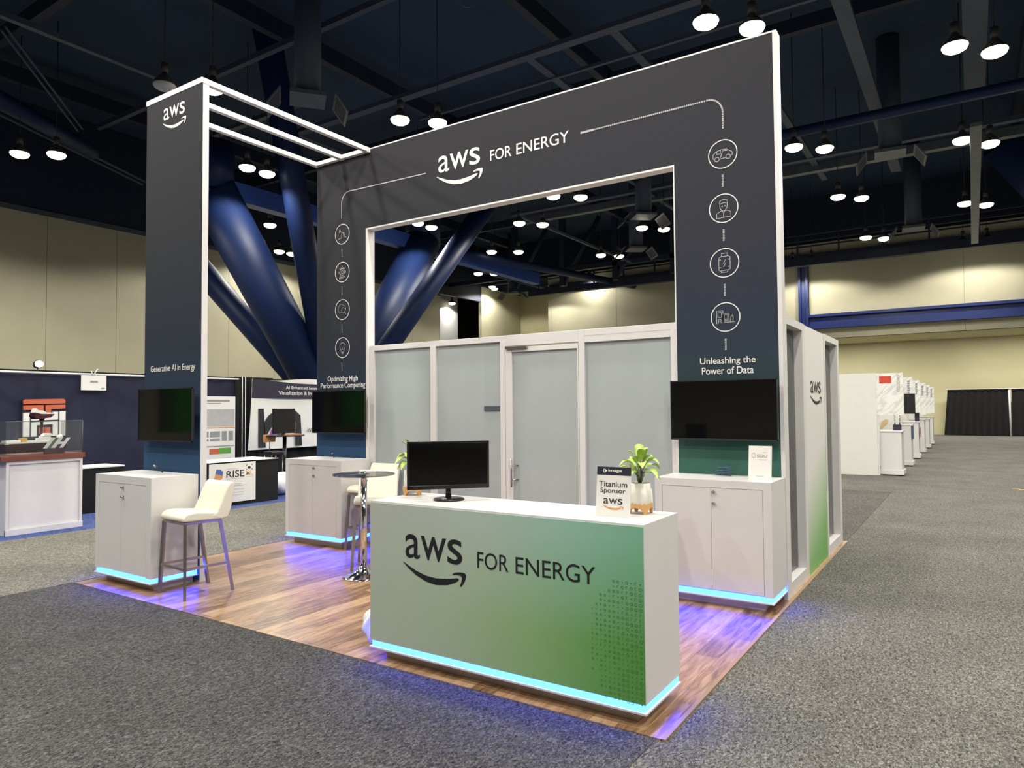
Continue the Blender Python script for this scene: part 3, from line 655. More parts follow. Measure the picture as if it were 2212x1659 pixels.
tv(-0.884, 0.051, YA-.10, 1.340, 1.870, YA, 'black television on the archway leg with the car icon')

# ------------------------------------------------------------------ pod cabinets with LED strips
def led_skirt(t, x0, x1, y0, y1, back=False):
    s = MB(); z0, z1 = .088, .130; e = .010
    s.box(x0+e, x1-e, y0+e, y0+.03, z0, z1).box(x1-.03, x1-e, y0+.03, y1, z0, z1).box(x0+e, x0+.03, y0+.03, y1, z0, z1)
    obj('light_strip', s, 'led', t, label='glowing cyan light strip')
    obj('lip', MB().box(x0-.005, x1+.005, y0-.005, y1, .080, .090), 'white', t)
def pod(x0, x1, y0, y1, z1, label, doors, knobs):
    t = thing('pod_cabinet', label, 'cabinet', (x0, y0, 0), 'white demo pod cabinets')
    a, m, b, dz0, dz1 = doors
    body = MB().box(x0, x1, y0+.02, y1, .130, z1).box(x0, a-.003, y0, y0+.02, .130, z1).box(b+.003, x1, y0, y0+.02, .130, z1).box(a-.003, b+.003, y0, y0+.02, dz1+.003, z1)
    obj('body', body, 'white', t)
    obj('door_gap', MB().box(a-.003, b+.003, y0+.012, y0+.021, dz0-.003, dz1+.003), 'gap', t)
    obj('plinth', MB().box(x0+.076, x1-.076, y0+.076, y1, .0, .09), 'white', t)
    led_skirt(t, x0, x1, y0, y1)
    for k, (p, q) in enumerate(((a, m-.0015), (m+.0015, b))):
        d = obj('door', MB().box(p, q, y0+.001, y0+.018, dz0, dz1), 'white', t)
        if k == 1:
            for (kx, kz) in knobs:
                obj('lock_knob', MB().tube((kx, y0+.003, kz), (kx, y0-.02, kz), .012, .009, n=14).box(kx-.004, kx+.024, y0-.022, y0-.016, kz-.004, kz+.004), 'steel', d, label='small metal lock')
    return t
pod(XL+.004, XCR, .119, YC-.012, 1.032, 'white pod cabinet in front of the portal column', (-5.668, -5.262, -4.838, .140, .956), ((-5.235, .926), (-5.235, .837)))
pod(XL, XCR, 2.374, YA-.012, 1.032, 'white pod cabinet under the television with the pump jack icon above', (-5.670, -5.252, -4.842, .140, .962), ((-5.225, .935), (-5.225, .839)))
pod(-.888, .077, 2.365, YA-.012, 1.032, 'wide white pod cabinet at the archway leg beside the glazed side wall', (-.822, -.404, .008, .142, .968), ((-.384, .937), (-.384, .843)))

# ------------------------------------------------------------------ reception counter
LC, DC, HC = 1.921, .4966, 1.036
ct = thing('reception_counter', 'white reception counter with green printed front and black lettering', 'counter', (-LC, 0, 0))
obj('body', MB().box(-LC, 0, .004, DC, .130, HC), 'white', ct, bevel=.002)
obj('front_panel', MB().box(-LC+.001, -.001, 0, .004, .130, HC-.012), 'counter_print', ct, label='printed front fading from white to green')
led_skirt(ct, -LC, 0, 0, DC)
obj('plinth', MB().box(-LC+.076, -.076, .076, DC-.02, .008, .09), 'white', ct)
aws(F(-.0012), -1.612, -1.158, .697, .847, ct, 'ink')
lm = MB(); text(lm, F(-.0012), 'FOR', -1.046, -.826, .697, .793, 0.0); obj('lettering', lm, 'ink', ct)
lm = MB(); text(lm, F(-.0012), 'ENERGY', -.777, -.274, .697, .793, 0.0); obj('lettering', lm, 'ink', ct)
def halftone():
    m, t, b = nmat('halftone_dark_green'); b.inputs['Base Color'].default_value = (*lin(66, 124, 52), 1); b.inputs['Roughness'].default_value = .5
    nz = N(t, 'ShaderNodeTexNoise'); nz.inputs['Scale'].default_value = 9; t.links.new(ramp(t, nz.outputs[0], [(.3, lin(60, 118, 48)), (.7, lin(74, 132, 60))]), b.inputs['Base Color']); return m
M['halftone'] = halftone()
ht = MB(); Pc = F(-.001)
rnd = random.Random(3)
for i in range(12):
    for j in range(24):
        x = -.02-.0250*i; z = .13+.0262*j
        dx = i/12; dz = abs(z-.42)/.36
        if dx*dx*.9+dz*dz > 1.05*rnd.uniform(.75, 1.1): continue
        r = .0078*(1-.5*dx)
        kind = rnd.random()
        if kind < .45: ht.ribbon(Pc, arc(x, z, r, 0, 360, 8)[:-1], .0028, True)
        elif kind < .8: ht.poly(Pc, arc(x, z, r*.6, 0, 360, 6)[:-1])
        else: ht.ribbon(Pc, [(x-r*.6, z-r), (x-r*.6, z+r), (x+r*.6, z+r)], .0026)
obj('halftone_print', ht, 'halftone', ct)

# items on the counter
mo = thing('monitor', 'black desktop monitor standing on the reception counter', 'monitor', (-1.478, .275, HC))
obj('stand_base', MB().lathe(0, 0, [(.100, 0), (.103, .006), (.098, .012), (.03, .016)], 32), 'black', None).parent = mo
nk = MB().tube((0, .02, .012), (0, .03, .10), .020, .016, n=14); nkk = obj('neck', nk, 'black', None); nkk.parent = mo
hm = obj('housing', MB().box(-.272, .272, .008, .034, .072, .385).box(-.18, .18, .034, .06, .11, .33), 'black', None, bevel=.006); hm.parent = mo
hm2 = obj('screen', MB().box(-.258, .258, .003, .009, .098, .372), 'screen', None); hm2.parent = mo
hm3 = obj('bezel', MB().box(-.272, .272, .001, .010, .072, .098).box(-.272, .272, .001, .010, .372, .385).box(-.272, -.258, .001, .010, .072, .385).box(.258, .272, .001, .010, .072, .385), 'black', None, bevel=.002); hm3.parent = mo
mo.rotation_euler = (0, 0, math.radians(47)); mo.scale = (1, 1, 1)

def leaning(x0, x1, y, z0, h, lean): # (u 0..1 across, v 0..1 up) -> point on a card that leans back
    s, c = math.sin(lean), math.cos(lean)
    return lambda u, v, d=0.0: (x0+(x1-x0)*u, y+v*h*s-d*c, z0+v*h*c+d*s)
def card(name, label, cat, x0, x1, y, z0, h, lean, th=.004):
    L = leaning(x0, x1, y, z0, h, lean)
    t = thing(name, label, cat, ((x0+x1)/2, y, z0))
    obj('card', MB().prism([(0, 0), (1, 0), (1, 1), (0, 1)], lambda u, v, d: L(u, v, d), -th, 0), 'paper', t)
    return t, L
sg, L = card('sponsor_sign', 'white slanted sign reading Titanium Sponsor on the reception counter', 'sign', -.352, -.147, .165, HC, .272, .12)
PL = lambda u, v: L(u, v, .001)
obj('header_band', MB().poly(PL, [(0, .835), (1, .835), (1, 1), (0, 1)]), 'navyprint', sg)
PL2 = lambda u, v: L(u, v, .0016)
lm = MB(); text(lm, PL2, 'image', .33, .73, .885, .955, .02); obj('lettering', lm, 'print_white', sg)
lm = MB(); lm.ribbon(PL2, [(.22, .955), (.18, .92), (.22, .885)], .025); lm.poly(PL2, [(.25, .955), (.30, .92), (.25, .885), (.225, .92)]); obj('header_mark', lm, 'print_white', sg)
lm = MB(); text(lm, PL2, 'Titanium', .07, .90, .60, .71, .006); obj('lettering', lm, 'ink', sg)
lm = MB(); text(lm, PL2, 'Sponsor', .12, .86, .45, .575, .006); obj('lettering', lm, 'ink', sg)
aws(PL2, .22, .78, .255, .37, sg, 'ink', 'orange', bold=.0)
obj('support', MB().box(-.34, -.16, .19, .235, HC, HC+.003), 'paper', sg)
os_, L2 = card('info_sign', 'small white leaning sign on the wide pod cabinet beside the side wall', 'sign', -.135, .048, 2.50, 1.032, .282, .14)
P3 = lambda u, v: L2(u, v, .001)
lm = MB(); text(lm, P3, 'SDU', .36, .80, .665, .755, .0); lm.ribbon(P3, [(.22+.075*math.cos(a), .72+.07*math.sin(a)) for a in [2*PI*k/20 for k in range(20)]], .012, True); obj('lettering', lm, 'print_faint', os_)
lm = MB()
for (a, b, z) in ((.60, .80, .81), (.45, .78, .60), (.32, .66, .13)): lm.ribbon(P3, [(a, z), (b, z)], .012)
obj('text_lines', lm, 'print_grey', os_)
ss = thing('cable_coil', 'small coiled black cable on the wide pod cabinet', 'cable', (-.40, 2.74, 1.032))
obj('coil', MB().path([(-.40+.055*math.cos(a)*(1+.004*k), 2.74+.035*math.sin(a), 1.040+.0035*k*.5) for k, a in enumerate([2*PI*j/14 for j in range(44)])], .006, 6).path([(-.345, 2.74, 1.04), (-.46, 2.72, 1.045), (-.50, 2.735, 1.05)], .005, 6), 'denim', ss)
def usb(x, y, label, dx):
    t = thing('cable_plug', label, 'cable', (x, y, 1.032))
    obj('wire', MB().path([(x, y, 1.034), (x-dx*.35, y-.008, 1.062), (x-dx, y-.015, 1.085)], .006, 6), 'black', t)
    obj('plug', MB().tube((x-dx, y-.015, 1.085), (x-dx*1.35, y-.018, 1.098), .012, n=8), 'steel', t)
usb(-5.235, .50, 'black cable with a metal plug rising from the pod at the portal column', .09)
usb(-5.23, 2.70, 'short cable with a metal plug rising from the pod under the second television', .012)

# ------------------------------------------------------------------ potted plants
def make_plant(label):
    t = thing('potted_plant', label, 'plant', (0, 0, 0), 'potted plants on the counter')
    st = MB()
    for k in range(4):
        a0 = PI/4+PI/2*k
        def fn(u, v, tt, a0=a0): a = a0+u; r = .066+tt-.10*max(0, v-.0)*.0; return (r*math.cos(a), r*math.sin(a), v)
        n = 14; up = [(-PI/4+PI/2*i/n, .056+.006*math.sin(i*1.7+k)) for i in range(n+1)]
        lo = []
        for i in range(n, -1, -1):
            u = -PI/4+PI/2*i/n; q = abs(u)/(PI/4)
            lo.append((u, .0 if q < .22 else .036*math.sqrt(max(0, 1-((1-q)/.8)**2))))
        # leg in the middle of each quarter, an arch on either side
        for i in range(n):
            a = up[i]; b = up[i+1]; c = lo[n-i-1]; d = lo[n-i]
            st.prism([d, c, b, a], fn, -.006, .004)
    obj('wooden_stand', st, 'lightwood', t)
    pot = obj('pot', MB().lathe(0, 0, [(.030, .030), (.056, .034), (.0645, .050), (.063, .085), (.058, .172), (.054, .172), (.054, .162), (.002, .160)], 36), 'pot', t)
    obj('soil', MB().lathe(0, 0, [(.053, .158), (.053, .165), (.03, .168), (.002, .169)], 24), 'soil', t)
    rnd = random.Random(11)
    sm = MB()
    leaves = [(0, .17, .05, .15), (25, .16, .07, .12), (60, .13, .12, .10), (100, .14, .11, .13), (140, .12, .13, .09), (175, .15, .10, .12), (205, .12, .14, .07), (235, .15, .11, .11), (270, .10, .14, .05), (300, .15, .12, .10), (335, .11, .14, .06), (350, .16, .11, .14), (80, .20, .04, .10), (200, .19, .05, .12), (320, .20, .05, .13), (120, .21, .02, .09), (45, .08, .11, .03), (160, .09, .13, .03), (250, .17, .08, .14)]
    for k, (deg, h, out, ln) in enumerate(leaves):
        out *= .92; h *= 1.10
        a = math.radians(deg+rnd.uniform(-10, 10)); ca, sa = math.cos(a), math.sin(a)
        r0 = out*.32; z0 = .165+h*.60
        sm.path([(0.008*ca, .008*sa, .165), (r0*.5*ca, r0*.5*sa, .165+h*.38), (r0*ca, r0*sa, z0)], .0022, 6)
        ll = .100+rnd.uniform(-.012, .02); wd = .027+rnd.uniform(-.003, .006)
        rise = h*.38; droop = .03+out*.30
        lf = MB()
        def pt(u, v, r0=r0, z0=z0, ca=ca, sa=sa, ll=ll, wd=wd, rise=rise, droop=droop, out=out):
            s = v; w2 = wd*math.sin(PI*min(1, s**.8))**.8*(u-.5)*2 if 0 < s < 1 else 0
            hor = ll*(.35+.65*min(1, out/.12)); x = r0+hor*s; z = z0+rise*s*1.6-droop*s*s*1.6-abs(u-.5)*.010*0+(-abs(u-.5)*2)**2*.0+.012*abs((u-.5)*2)*math.sin(PI*s)
            return (x*ca-w2*sa, x*sa+w2*ca, z)
        lf.grid(pt, 4, 9)
        o = obj('leaf', lf, 'leaf', t)
        uvl = o.data.uv_layers.new(name='u')
        for lp in o.data.loops:
            vi = lp.vertex_index; uvl.data[lp.index].uv = (abs((vi % 5)/4-.5)*.9, (vi//5)/9)
    obj('stems', sm, 'stem', t)
    return t
pl = make_plant('potted plant with a wooden stand behind the sponsor sign on the counter'); pl.location = (-.172, .372, HC)
dup(pl, 'potted plant with a wooden stand half hidden behind the desktop monitor', (-1.872, .365, HC), 2.2)

# ------------------------------------------------------------------ bar stools
def make_stool(label):
    t = thing('bar_stool', label, 'stool', (0, 0, 0), 'cream bar stools')
    se = MB().prism([(-.235, .668), (.115, .658), (.125, .70), (.09, .728), (.0, .738), (-.12, .752), (-.20, .742), (-.238, .708)], lambda u, v, x: (x, u, v), -.205, .205)
    obj('seat', se, 'cream', t, bevel=.022, seg=4)
    prof = [(.0, .690), (.125, .656), (.182, .668), (.212, .74), (.236, .86), (.248, .955), (.238, .984), (.205, .987), (.178, .955), (.150, .90), (.112, .81), (.078, .735)]
    obj('backrest', MB().prism(prof, lambda u, v, x: (x, u, v), -.207, .207), 'cream', t, bevel=.022, seg=4)
    obj('seat_frame', MB().box(-.19, .19, -.215, .125, .642, .664), 'steel', t)
    tops = ((-.185, -.205), (.185, -.205), (-.185, .115), (.185, .115)); feet = ((-.225, -.225), (.225, -.225), (-.215, .225), (.215, .225))
    for (a, b), (c, d) in zip(tops, feet): obj('leg', MB().tube((a, b, .65), (c, d, .008), .0135, .0125, square=True), 'steel', t)
    g = lambda i, z: (tops[i][0]+(feet[i][0]-tops[i][0])*(.65-z)/.65, tops[i][1]+(feet[i][1]-tops[i][1])*(.65-z)/.65, z)
    for i, j in ((0, 1), (0, 2), (1, 3)): obj('footrest_bar', MB().tube(g(i, .265), g(j, .265), .010, square=True), 'steel', t)
    return t
s1 = make_stool('cream bar stool beside the pod cabinet at the portal column'); s1.location = (-4.47, .385, 0); s1.rotation_euler = (0, 0, -.08)
dup(s1, 'cream bar stool at the pod cabinet behind the round glass table', (-4.48, 2.62, 0), .04)
dup(s1, 'cream bar stool just behind the pole of the round glass table', (-3.80, 1.98, 0), .66)
dup(s1, 'cream bar stool behind the reception counter, mostly hidden by the potted plant', (-.83, 1.68, 0), .5)

# ------------------------------------------------------------------ round glass bar table
TX, TY = -3.575, 1.575
tb = thing('bar_table', 'round smoked glass bar table on a chrome pole', 'table', (TX, TY, 0))
obj('glass_top', MB().lathe(TX, TY, [(.296, .994), (.300, .998), (.300, 1.004), (.297, 1.007)], 64), 'smoke', tb)
obj('hub', MB().lathe(TX, TY, [(.030, .96), (.075, .975), (.085, .992)], 28).lathe(TX, TY, [(.06, 1.007), (.055, 1.016), (.02, 1.022), (.002, 1.022)], 28), 'chrome', tb)
obj('pole', MB().tube((TX, TY, .05), (TX, TY, .965), .030, n=28), 'chrome', tb)
obj('base', MB().lathe(TX, TY, [(.205, .008), (.208, .014), (.18, .022), (.11, .045), (.06, .085), (.035, .12)], 48), 'chrome', tb)
wc = thing('table_cable', 'thin black cable hanging from the glass table to the stool seat', 'cable', (TX, TY, .98))
obj('wire', MB().path([(TX-.05, TY+.02, .985), (TX-.09, TY+.08, .95), (TX-.16, TY+.2, .92), (TX-.30, TY+.35, .885)], .004, 6), 'black', wc)

# crumpled plastic bag behind the counter's end
bg = thing('plastic_bag', 'crumpled white plastic bag on the wood floor beside the reception counter end', 'bag', (-2.06, .21, .008))
rb = random.Random(5)
def bagpt(u, v):
    a = 2*PI*u; ph = PI*(v*.98+.01); k = 1+.13*math.sin(5*a+3*ph)+.09*math.sin(9*a-4*ph)+.05*math.sin(17*a+9*ph)
    return (-2.06+.10*k*math.sin(ph)*math.cos(a), .215+.10*k*math.sin(ph)*math.sin(a), .142-.125*math.cos(ph)*(1+.08*math.sin(7*a)))
obj('bag_body', MB().grid(bagpt, 40, 20), 'bag', bg)

# ------------------------------------------------------------------ frosted glass partition with a door
GY = YA+.035
gp = thing('glass_partition', 'white framed frosted glass partition closing the archway opening', 'partition', (XO, GY, 0))
def post(x0, x1, z1=2.355): return MB().box(x0, x1, GY, GY+.07, 0.008, z1)
for (a, b, zt) in ((XO+.002, -4.735, 2.355), (-3.837, -3.757, 2.355), (-2.855, -2.790, 2.355), (-1.893, -1.828, 2.42), (-.925, XI-.002, 2.42)):
    obj('post', MB().box(a, b, GY-.003, GY+.067, .008, zt+.001), 'frame', gp, bevel=.003)
obj('header', MB().box(XO+.002, XI-.002, GY, GY+.07, 2.355, 2.42).box(-2.79, -1.893, GY-.004, GY+.07, 2.30, 2.42), 'frame', gp, bevel=.003)
obj('rail', MB().box(-1.828, -.925, GY+.002, GY+.07, 2.290, 2.355), 'frame', gp)
obj('threshold', MB().box(XO, -2.79, GY, GY+.07, .008, .09).box(-1.893, XI, GY, GY+.07, .008, .09), 'frame', gp)
for (a, b, zt) in ((-4.735, -3.837, 2.355), (-3.757, -2.855, 2.355), (-1.828, -.925, 2.29)):
    obj('glass_pane', MB().box(a, b, GY+.03, GY+.038, .09, zt), 'frost', gp)
dr = thing('glass_door', 'frosted glass door in the white partition with a vertical bar handle', 'door', (-2.79, GY, 0))
obj('door_frame', MB().box(-2.786, -2.70, GY-.002, GY+.05, .012, 2.285).box(-2.70, -1.897, GY-.002, GY+.05, 2.235, 2.285).box(-1.91, -1.897, GY-.002, GY+.05, .012, 2.235).box(-2.70, -1.91, GY-.002, GY+.05, .012, .08), 'frame', dr, bevel=.003)
obj('glass_pane', MB().box(-2.70, -1.91, GY+.02, GY+.028, .08, 2.235), 'frost', dr)
hh = obj('handle', MB().tube((-2.685, GY-.05, .80), (-2.685, GY-.05, 1.10), .009, n=12).tube((-2.685, GY-.05, 1.025), (-2.64, GY+.02, 1.025), .006, n=10).tube((-2.685, GY-.05, .875), (-2.64, GY+.02, .875), .006, n=10), 'steel', dr)
obj('closer', MB().box(-2.77, -2.50, GY-.03, GY, 2.268, 2.288), 'steel', dr)
db = thing('wall_plate', 'small grey metal plate on the frosted pane beside the door', 'plate', (-3.0, GY, 1.63))
obj('plate', MB().box(-3.085, -2.857, GY+.018, GY+.029, 1.61, 1.66), 'galv', db)

# ------------------------------------------------------------------ glazed side wall and the rest of the meeting room
sw = thing('glazed_side_wall', 'white side wall with two tall windows and a green fading logo panel', 'wall panel', (XR, YA+.12, 0))
XS = XR-.002
Y0 = YA+.12
for (y0, y1, wy0, wy1) in ((Y0, 3.81, 3.035, 3.70), (4.86, 5.85, 4.935, 5.715)):
    f = MB().box(XS-.10, XS, y0, wy0, .008, 2.42).box(XS-.10, XS, wy1, y1, .008, 2.42).box(XS-.10, XS, wy0, wy1, .008, .115).box(XS-.10, XS, wy0, wy1, 2.352, 2.42)
    wf = obj('window_frame', f, 'frame', sw)
    obj('pane', MB().box(XS-.085, XS-.078, wy0, wy1, .115, 2.352), 'clear', wf)
obj('logo_panel', MB().box(XS-.09, XS-.006, 3.815, 4.855, .008, 2.415), 'side_print', sw, label='logo panel fading to green at the foot')
aws(RX(XS-.004), 4.09, 4.64, 1.762, 1.885, sw, 'ink')
rm = thing('meeting_room_wall', 'white back wall of the meeting room inside the booth', 'wall panel', (XO, 5.8, 0))
obj('back_panel', MB().box(XO, XS-.10, 5.78, 5.85, .008, 2.42), 'white_matte', rm)
obj('end_panel', MB().box(XO, XO+.05, YA+.13, 5.78, .008, 2.42), 'white_matte', rm)

# ------------------------------------------------------------------ neighbouring booths across the aisle (drapes, showcase, tables)
DX = -11.9
def drape(name, label, x, y0, y1, z0, z1, mat, waves, amp=.035, cat='drape'):
    def fn(u, v): return (x+amp*math.sin(2*PI*waves*u)*(.55+.45*(1-v))+.02*math.sin(5*u+9*v), y0+(y1-y0)*u, z0+(z1-z0)*v)
    mb = MB(); nu = int(waves*10); mb.grid(fn, nu, 6)
    mb.grid(lambda u, v: tuple(Vector(fn(1-u, v))-Vector((.012, 0, 0))), nu, 6)
    o = obj(name, mb, mat); return props(o, label, cat)
drape('backdrop_drape', 'navy drape behind the glass showcase with the white and orange emblem', DX, -2.9, 4.5, .01, 2.30, 'drape_navy', 12, .03)
drape('backdrop_drape', 'navy drape behind the tall grey poster', DX, 4.52, 6.0, .01, 2.30, 'drape_navy', 4, .03)
drape('backdrop_drape', 'black drape strip between poster and hanging banner', DX+.03, 5.93, 6.9, .01, 2.36, 'drape_black', 5, .03)
drape('backdrop_drape', 'black drape below and behind the hanging white banner', DX-.10, 6.2, 12.0, .01, 2.34, 'drape_black', 14, .03)
rl = thing('drape_rail', 'white rail along the top of the navy drapes', 'rail', (DX, 0, 2.3))
obj('tube', MB().tube((DX+.085, -5, 2.295), (DX+.085, 5.98, 2.305), .018, n=10), 'frame', rl)
rl2 = thing('drape_header', 'black top edge of drape above the white rail', 'drape', (DX, 0, 2.33))
obj('band', MB().box(DX-.12, DX-.08, -5, 6.1, 2.20, 2.355), 'drape_black', rl2)
pp = thing('drape_pole', 'pair of slim white poles between navy and black drapes', 'pole', (-11.75, 6.0, 0))
obj('pole', MB().tube((-11.75, 6.03, 0), (-11.75, 6.03, 2.36), .009, n=10), 'frame', pp)
obj('pole', MB().tube((-11.75, 6.11, 0), (-11.75, 6.11, 2.36), .007, n=10), 'frame', pp)
# emblem on the drape
eb = thing('wall_emblem', 'orange and white block emblem fixed on the navy drape', 'emblem', (-11.8, 2.2, 1.2))
Pe = RX(-11.80)
def blocks(mat, polys, nm):
    mb = MB()
    for q in polys: mb.prism(q, lambda u, v, t: (t, u, v), -11.83, -11.80)
    return obj(nm, mb, mat, eb)
obj('backing', MB().box(-11.85, -11.83, 1.88, 2.545, 1.18, 1.87), 'drape_navy', eb)
blocks('brick', [[(1.89, 1.765), (2.535, 1.78), (2.535, 1.83), (2.51, 1.86), (1.92, 1.845), (1.89, 1.82)], [(1.89, 1.665), (2.10, 1.67), (2.10, 1.58), (2.195, 1.58), (2.195, 1.75), (1.89, 1.745)], [(2.225, 1.58), (2.31, 1.58), (2.31, 1.68), (2.535, 1.69), (2.535, 1.76), (2.225, 1.75)]], 'emblem_top')
blocks('brick', [[(2.13, 1.27), (2.21, 1.27), (2.21, 1.37), (2.13, 1.37)], [(2.22, 1.27), (2.30, 1.27), (2.30, 1.37), (2.22, 1.37)]], 'emblem_base')
blocks('paper', [[(1.89, 1.22), (1.985, 1.22), (1.985, 1.625), (1.89, 1.62)], [(2.445, 1.22), (2.54, 1.22), (2.54, 1.645), (2.445, 1.64)], [(2.01, 1.49), (2.42, 1.50), (2.42, 1.635), (2.34, 1.635), (2.34, 1.58), (2.08, 1.57), (2.08, 1.63), (2.01, 1.63)], [(2.01, 1.22), (2.09, 1.22), (2.09, 1.41), (2.34, 1.42), (2.34, 1.22), (2.42, 1.22), (2.42, 1.47), (2.01, 1.46)]], 'emblem_legs')
ws = thing('paper_sign', 'small blank white card clipped to the top of the navy drape', 'sign', (-11.80, 3.0, 2.02))
obj('card', MB().box(-11.79, -11.78, 2.778, 3.21, 2.015, 2.285), 'paper', ws)
obj('print', MB().poly(RX(-11.778), [(2.93, 2.15), (3.06, 2.15), (3.06, 2.185), (2.93, 2.185)]).poly(RX(-11.778), [(3.12, 2.04), (3.18, 2.04), (3.18, 2.065), (3.12, 2.065)]), 'print_faint', ws)
obj('clip', MB().tube((-11.785, 2.98, 2.28), (-11.77, 3.05, 2.40), .008, n=6).tube((-11.785, 2.98, 2.28), (-11.77, 2.94, 2.36), .008, n=6), 'paper', ws)
# clip-on spot light over the drape
cs = thing('spot_lamp', 'small lit clip-on spot lamp above the navy drape rail', 'lamp', (DX, 2.13, 2.40))
obj('head', MB().lathe(DX, 2.13, [(.03, 2.38), (.06, 2.40), (.062, 2.47), (.03, 2.52)], 20), 'black', cs)
obj('bulb', MB().lathe(DX+.06, 2.13, [(.004, 2.395), (.052, 2.41), (.062, 2.45), (.05, 2.49), (.004, 2.505)], 20), em('spot_bulb_glow', (1.0, .85, .45), 14.0), cs)
obj('arm', MB().tube((DX, 2.13, 2.38), (DX, 2.13, 2.30), .012, n=8), 'black', cs)
# showcase with model ship
sh = thing('display_showcase', 'white display showcase with a brown wood slab and clear acrylic case', 'showcase', (-9.2, .67, 0))
sx0 = -9.85
obj('cabinet', MB().box(sx0, -9.23, .67, 1.615, .005, .985).box(-9.23, -9.20, .67, .705, .005, .985).box(-9.23, -9.20, 1.58, 1.615, .005, .985).box(-9.23, -9.20, .705, 1.58, .94, .985).box(-9.23, -9.19, .67, 1.62, .005, .085), 'white', sh, bevel=.003)
obj('wood_slab', MB().box(sx0-.03, -9.17, .60, 1.635, .985, 1.052), 'slabwood', sh, bevel=.004)
cs_ = MB()
cs_.box(-9.21, -9.205, .66, 1.615, 1.052, 1.51).box(sx0, sx0+.005, .66, 1.615, 1.052, 1.51).box(sx0, -9.205, 1.61, 1.615, 1.052, 1.51).box(sx0, -9.205, .66, .665, 1.052, 1.51)
obj('acrylic_case', cs_, 'acrylic', sh)
obj('case_edge', MB().tube((-9.207, 1.612, 1.052), (-9.207, 1.612, 1.51), .004, n=6).tube((-9.207, .66, 1.508), (-9.207, 1.612, 1.51), .004, n=6), 'galv', sh)
shp = thing('model_ship', 'scale model ship with maroon hull and white deck inside the acrylic case', 'model ship', (-9.5, 1.05, 1.052))
def hull(u, v):
    y = .66+.86*u; bw = .11*min(1, (u*4)**.6+.15)*min(1, ((1-u)*6)**.5+.25)
    k = v*2-1
    return (-9.48+bw*k*(1 if abs(k) > .98 else 1), y, 1.075+.13*abs(k)**1.6+(.03*max(0, u-.8)*5))
obj('hull', MB().grid(hull, 24, 10).box(-9.56, -9.40, .72, 1.46, 1.17, 1.200), 'hull', shp)
obj('deck', MB().box(-9.57, -9.39, .72, 1.46, 1.20, 1.225).box(-9.55, -9.42, .74, .92, 1.225, 1.25).box(-9.53, -9.43, 1.14, 1.36, 1.225, 1.27).box(-9.52, -9.44, 1.18, 1.30, 1.27, 1.30).box(-9.50, -9.46, .92, 1.14, 1.235, 1.245), 'paper', shp)
obj('wheelhouse', MB().box(-9.52, -9.42, .93, 1.0, 1.225, 1.275), 'yellow', shp)
obj('bridge', MB().prism([(1.20, 1.30), (1.34, 1.30), (1.30, 1.335), (1.23, 1.335)], lambda u, v, t: (t, u, v), -9.53, -9.43).tube((-9.48, 1.4, 1.27), (-9.48, 1.46, 1.29), .03, n=10), 'paper', shp)
tl = thing('slanted_logo_sign', 'small slanted striped logo sign standing before the model ship', 'sign', (-9.28, 1.35, 1.08))
Ps = lambda a, b: (-9.27, 1.13+.25*a+.10*b, 1.13+.14*b)
def stripe(mat, quads, nm):
    mb = MB()
    for (a0, a1, b0, b1) in quads: mb.prism([(a0, b0), (a1, b0), (a1, b1), (a0, b1)], lambda u, v, t: (Ps(u, v)[0]+t, Ps(u, v)[1], Ps(u, v)[2]), 0, .006)
    obj(nm, mb, mat, tl)
stripe('paper', [(0, .20, 0, 1), (.38, .60, 0, 1), (.80, 1.0, 0, 1.0), (.60, .80, .38, .62)], 'letter_strokes'); stripe('green', [(.20, .38, 0, 1)], 'green_stripe'); stripe('navyprint', [(.60, .80, 0, .38), (.60, .80, .62, 1)], 'blue_stripe')
obj('base', MB().box(-9.30, -9.25, 1.15, 1.40, 1.054, 1.132), 'hull', tl)
mv = thing('model_vessel', 'white scale model vessel on a dark stand behind the acrylic case', 'model ship', (-11.2, 1.9, 1.4))
mvx = -10.25
obj('hull', MB().prism([(1.54, 1.43), (1.60, 1.385), (1.90, 1.41), (1.99, 1.47), (1.70, 1.475), (1.56, 1.50)], lambda u, v, t: (t, 1.52+(u-1.76)*.62, 1.60+(v-1.47)*.85), mvx-.09, mvx+.09), 'hull', mv)
obj('superstructure', MB().prism([(1.56, 1.50), (1.70, 1.47), (1.98, 1.475), (1.98, 1.495), (1.82, 1.50), (1.74, 1.535), (1.70, 1.535), (1.66, 1.515), (1.60, 1.575)], lambda u, v, t: (t, 1.52+(u-1.76)*.62, 1.60+(v-1.47)*.85), mvx-.07, mvx+.07), 'paper', mv)
obj('stand', MB().lathe(mvx, 1.52, [(.10, 1.49), (.08, 1.495), (.03, 1.515), (.045, 1.545)], 20).tube((mvx, 1.52, .005), (mvx, 1.52, 1.49), .02, n=10).lathe(mvx, 1.52, [(.15, .005), (.14, .02)], 20), 'hull', mv)
# small white table and black skirted table beside the showcase
wt = thing('skirted_table', 'low white topped table with black skirt beside the showcase', 'table', (-10.7, 2.3, 0))
obj('top', MB().box(-11.05, -10.42, 1.86, 2.85, .72, .74), 'paper', wt)
obj('skirt', MB().box(-11.03, -10.44, 1.88, 2.83, .005, .72), 'drape_black', wt)
ro = thing('round_tray', 'small white tray edge showing beside the television on the column', 'tray', (-11.3, 3.7, 1.32))
obj('tray', MB().lathe(-11.3, 3.72, [(.12, 1.31), (.13, 1.32), (.12, 1.33)], 20), 'paper', ro); obj('stand', MB().tube((-11.3, 3.72, 0), (-11.3, 3.72, 1.31), .02, n=8), 'black', ro)

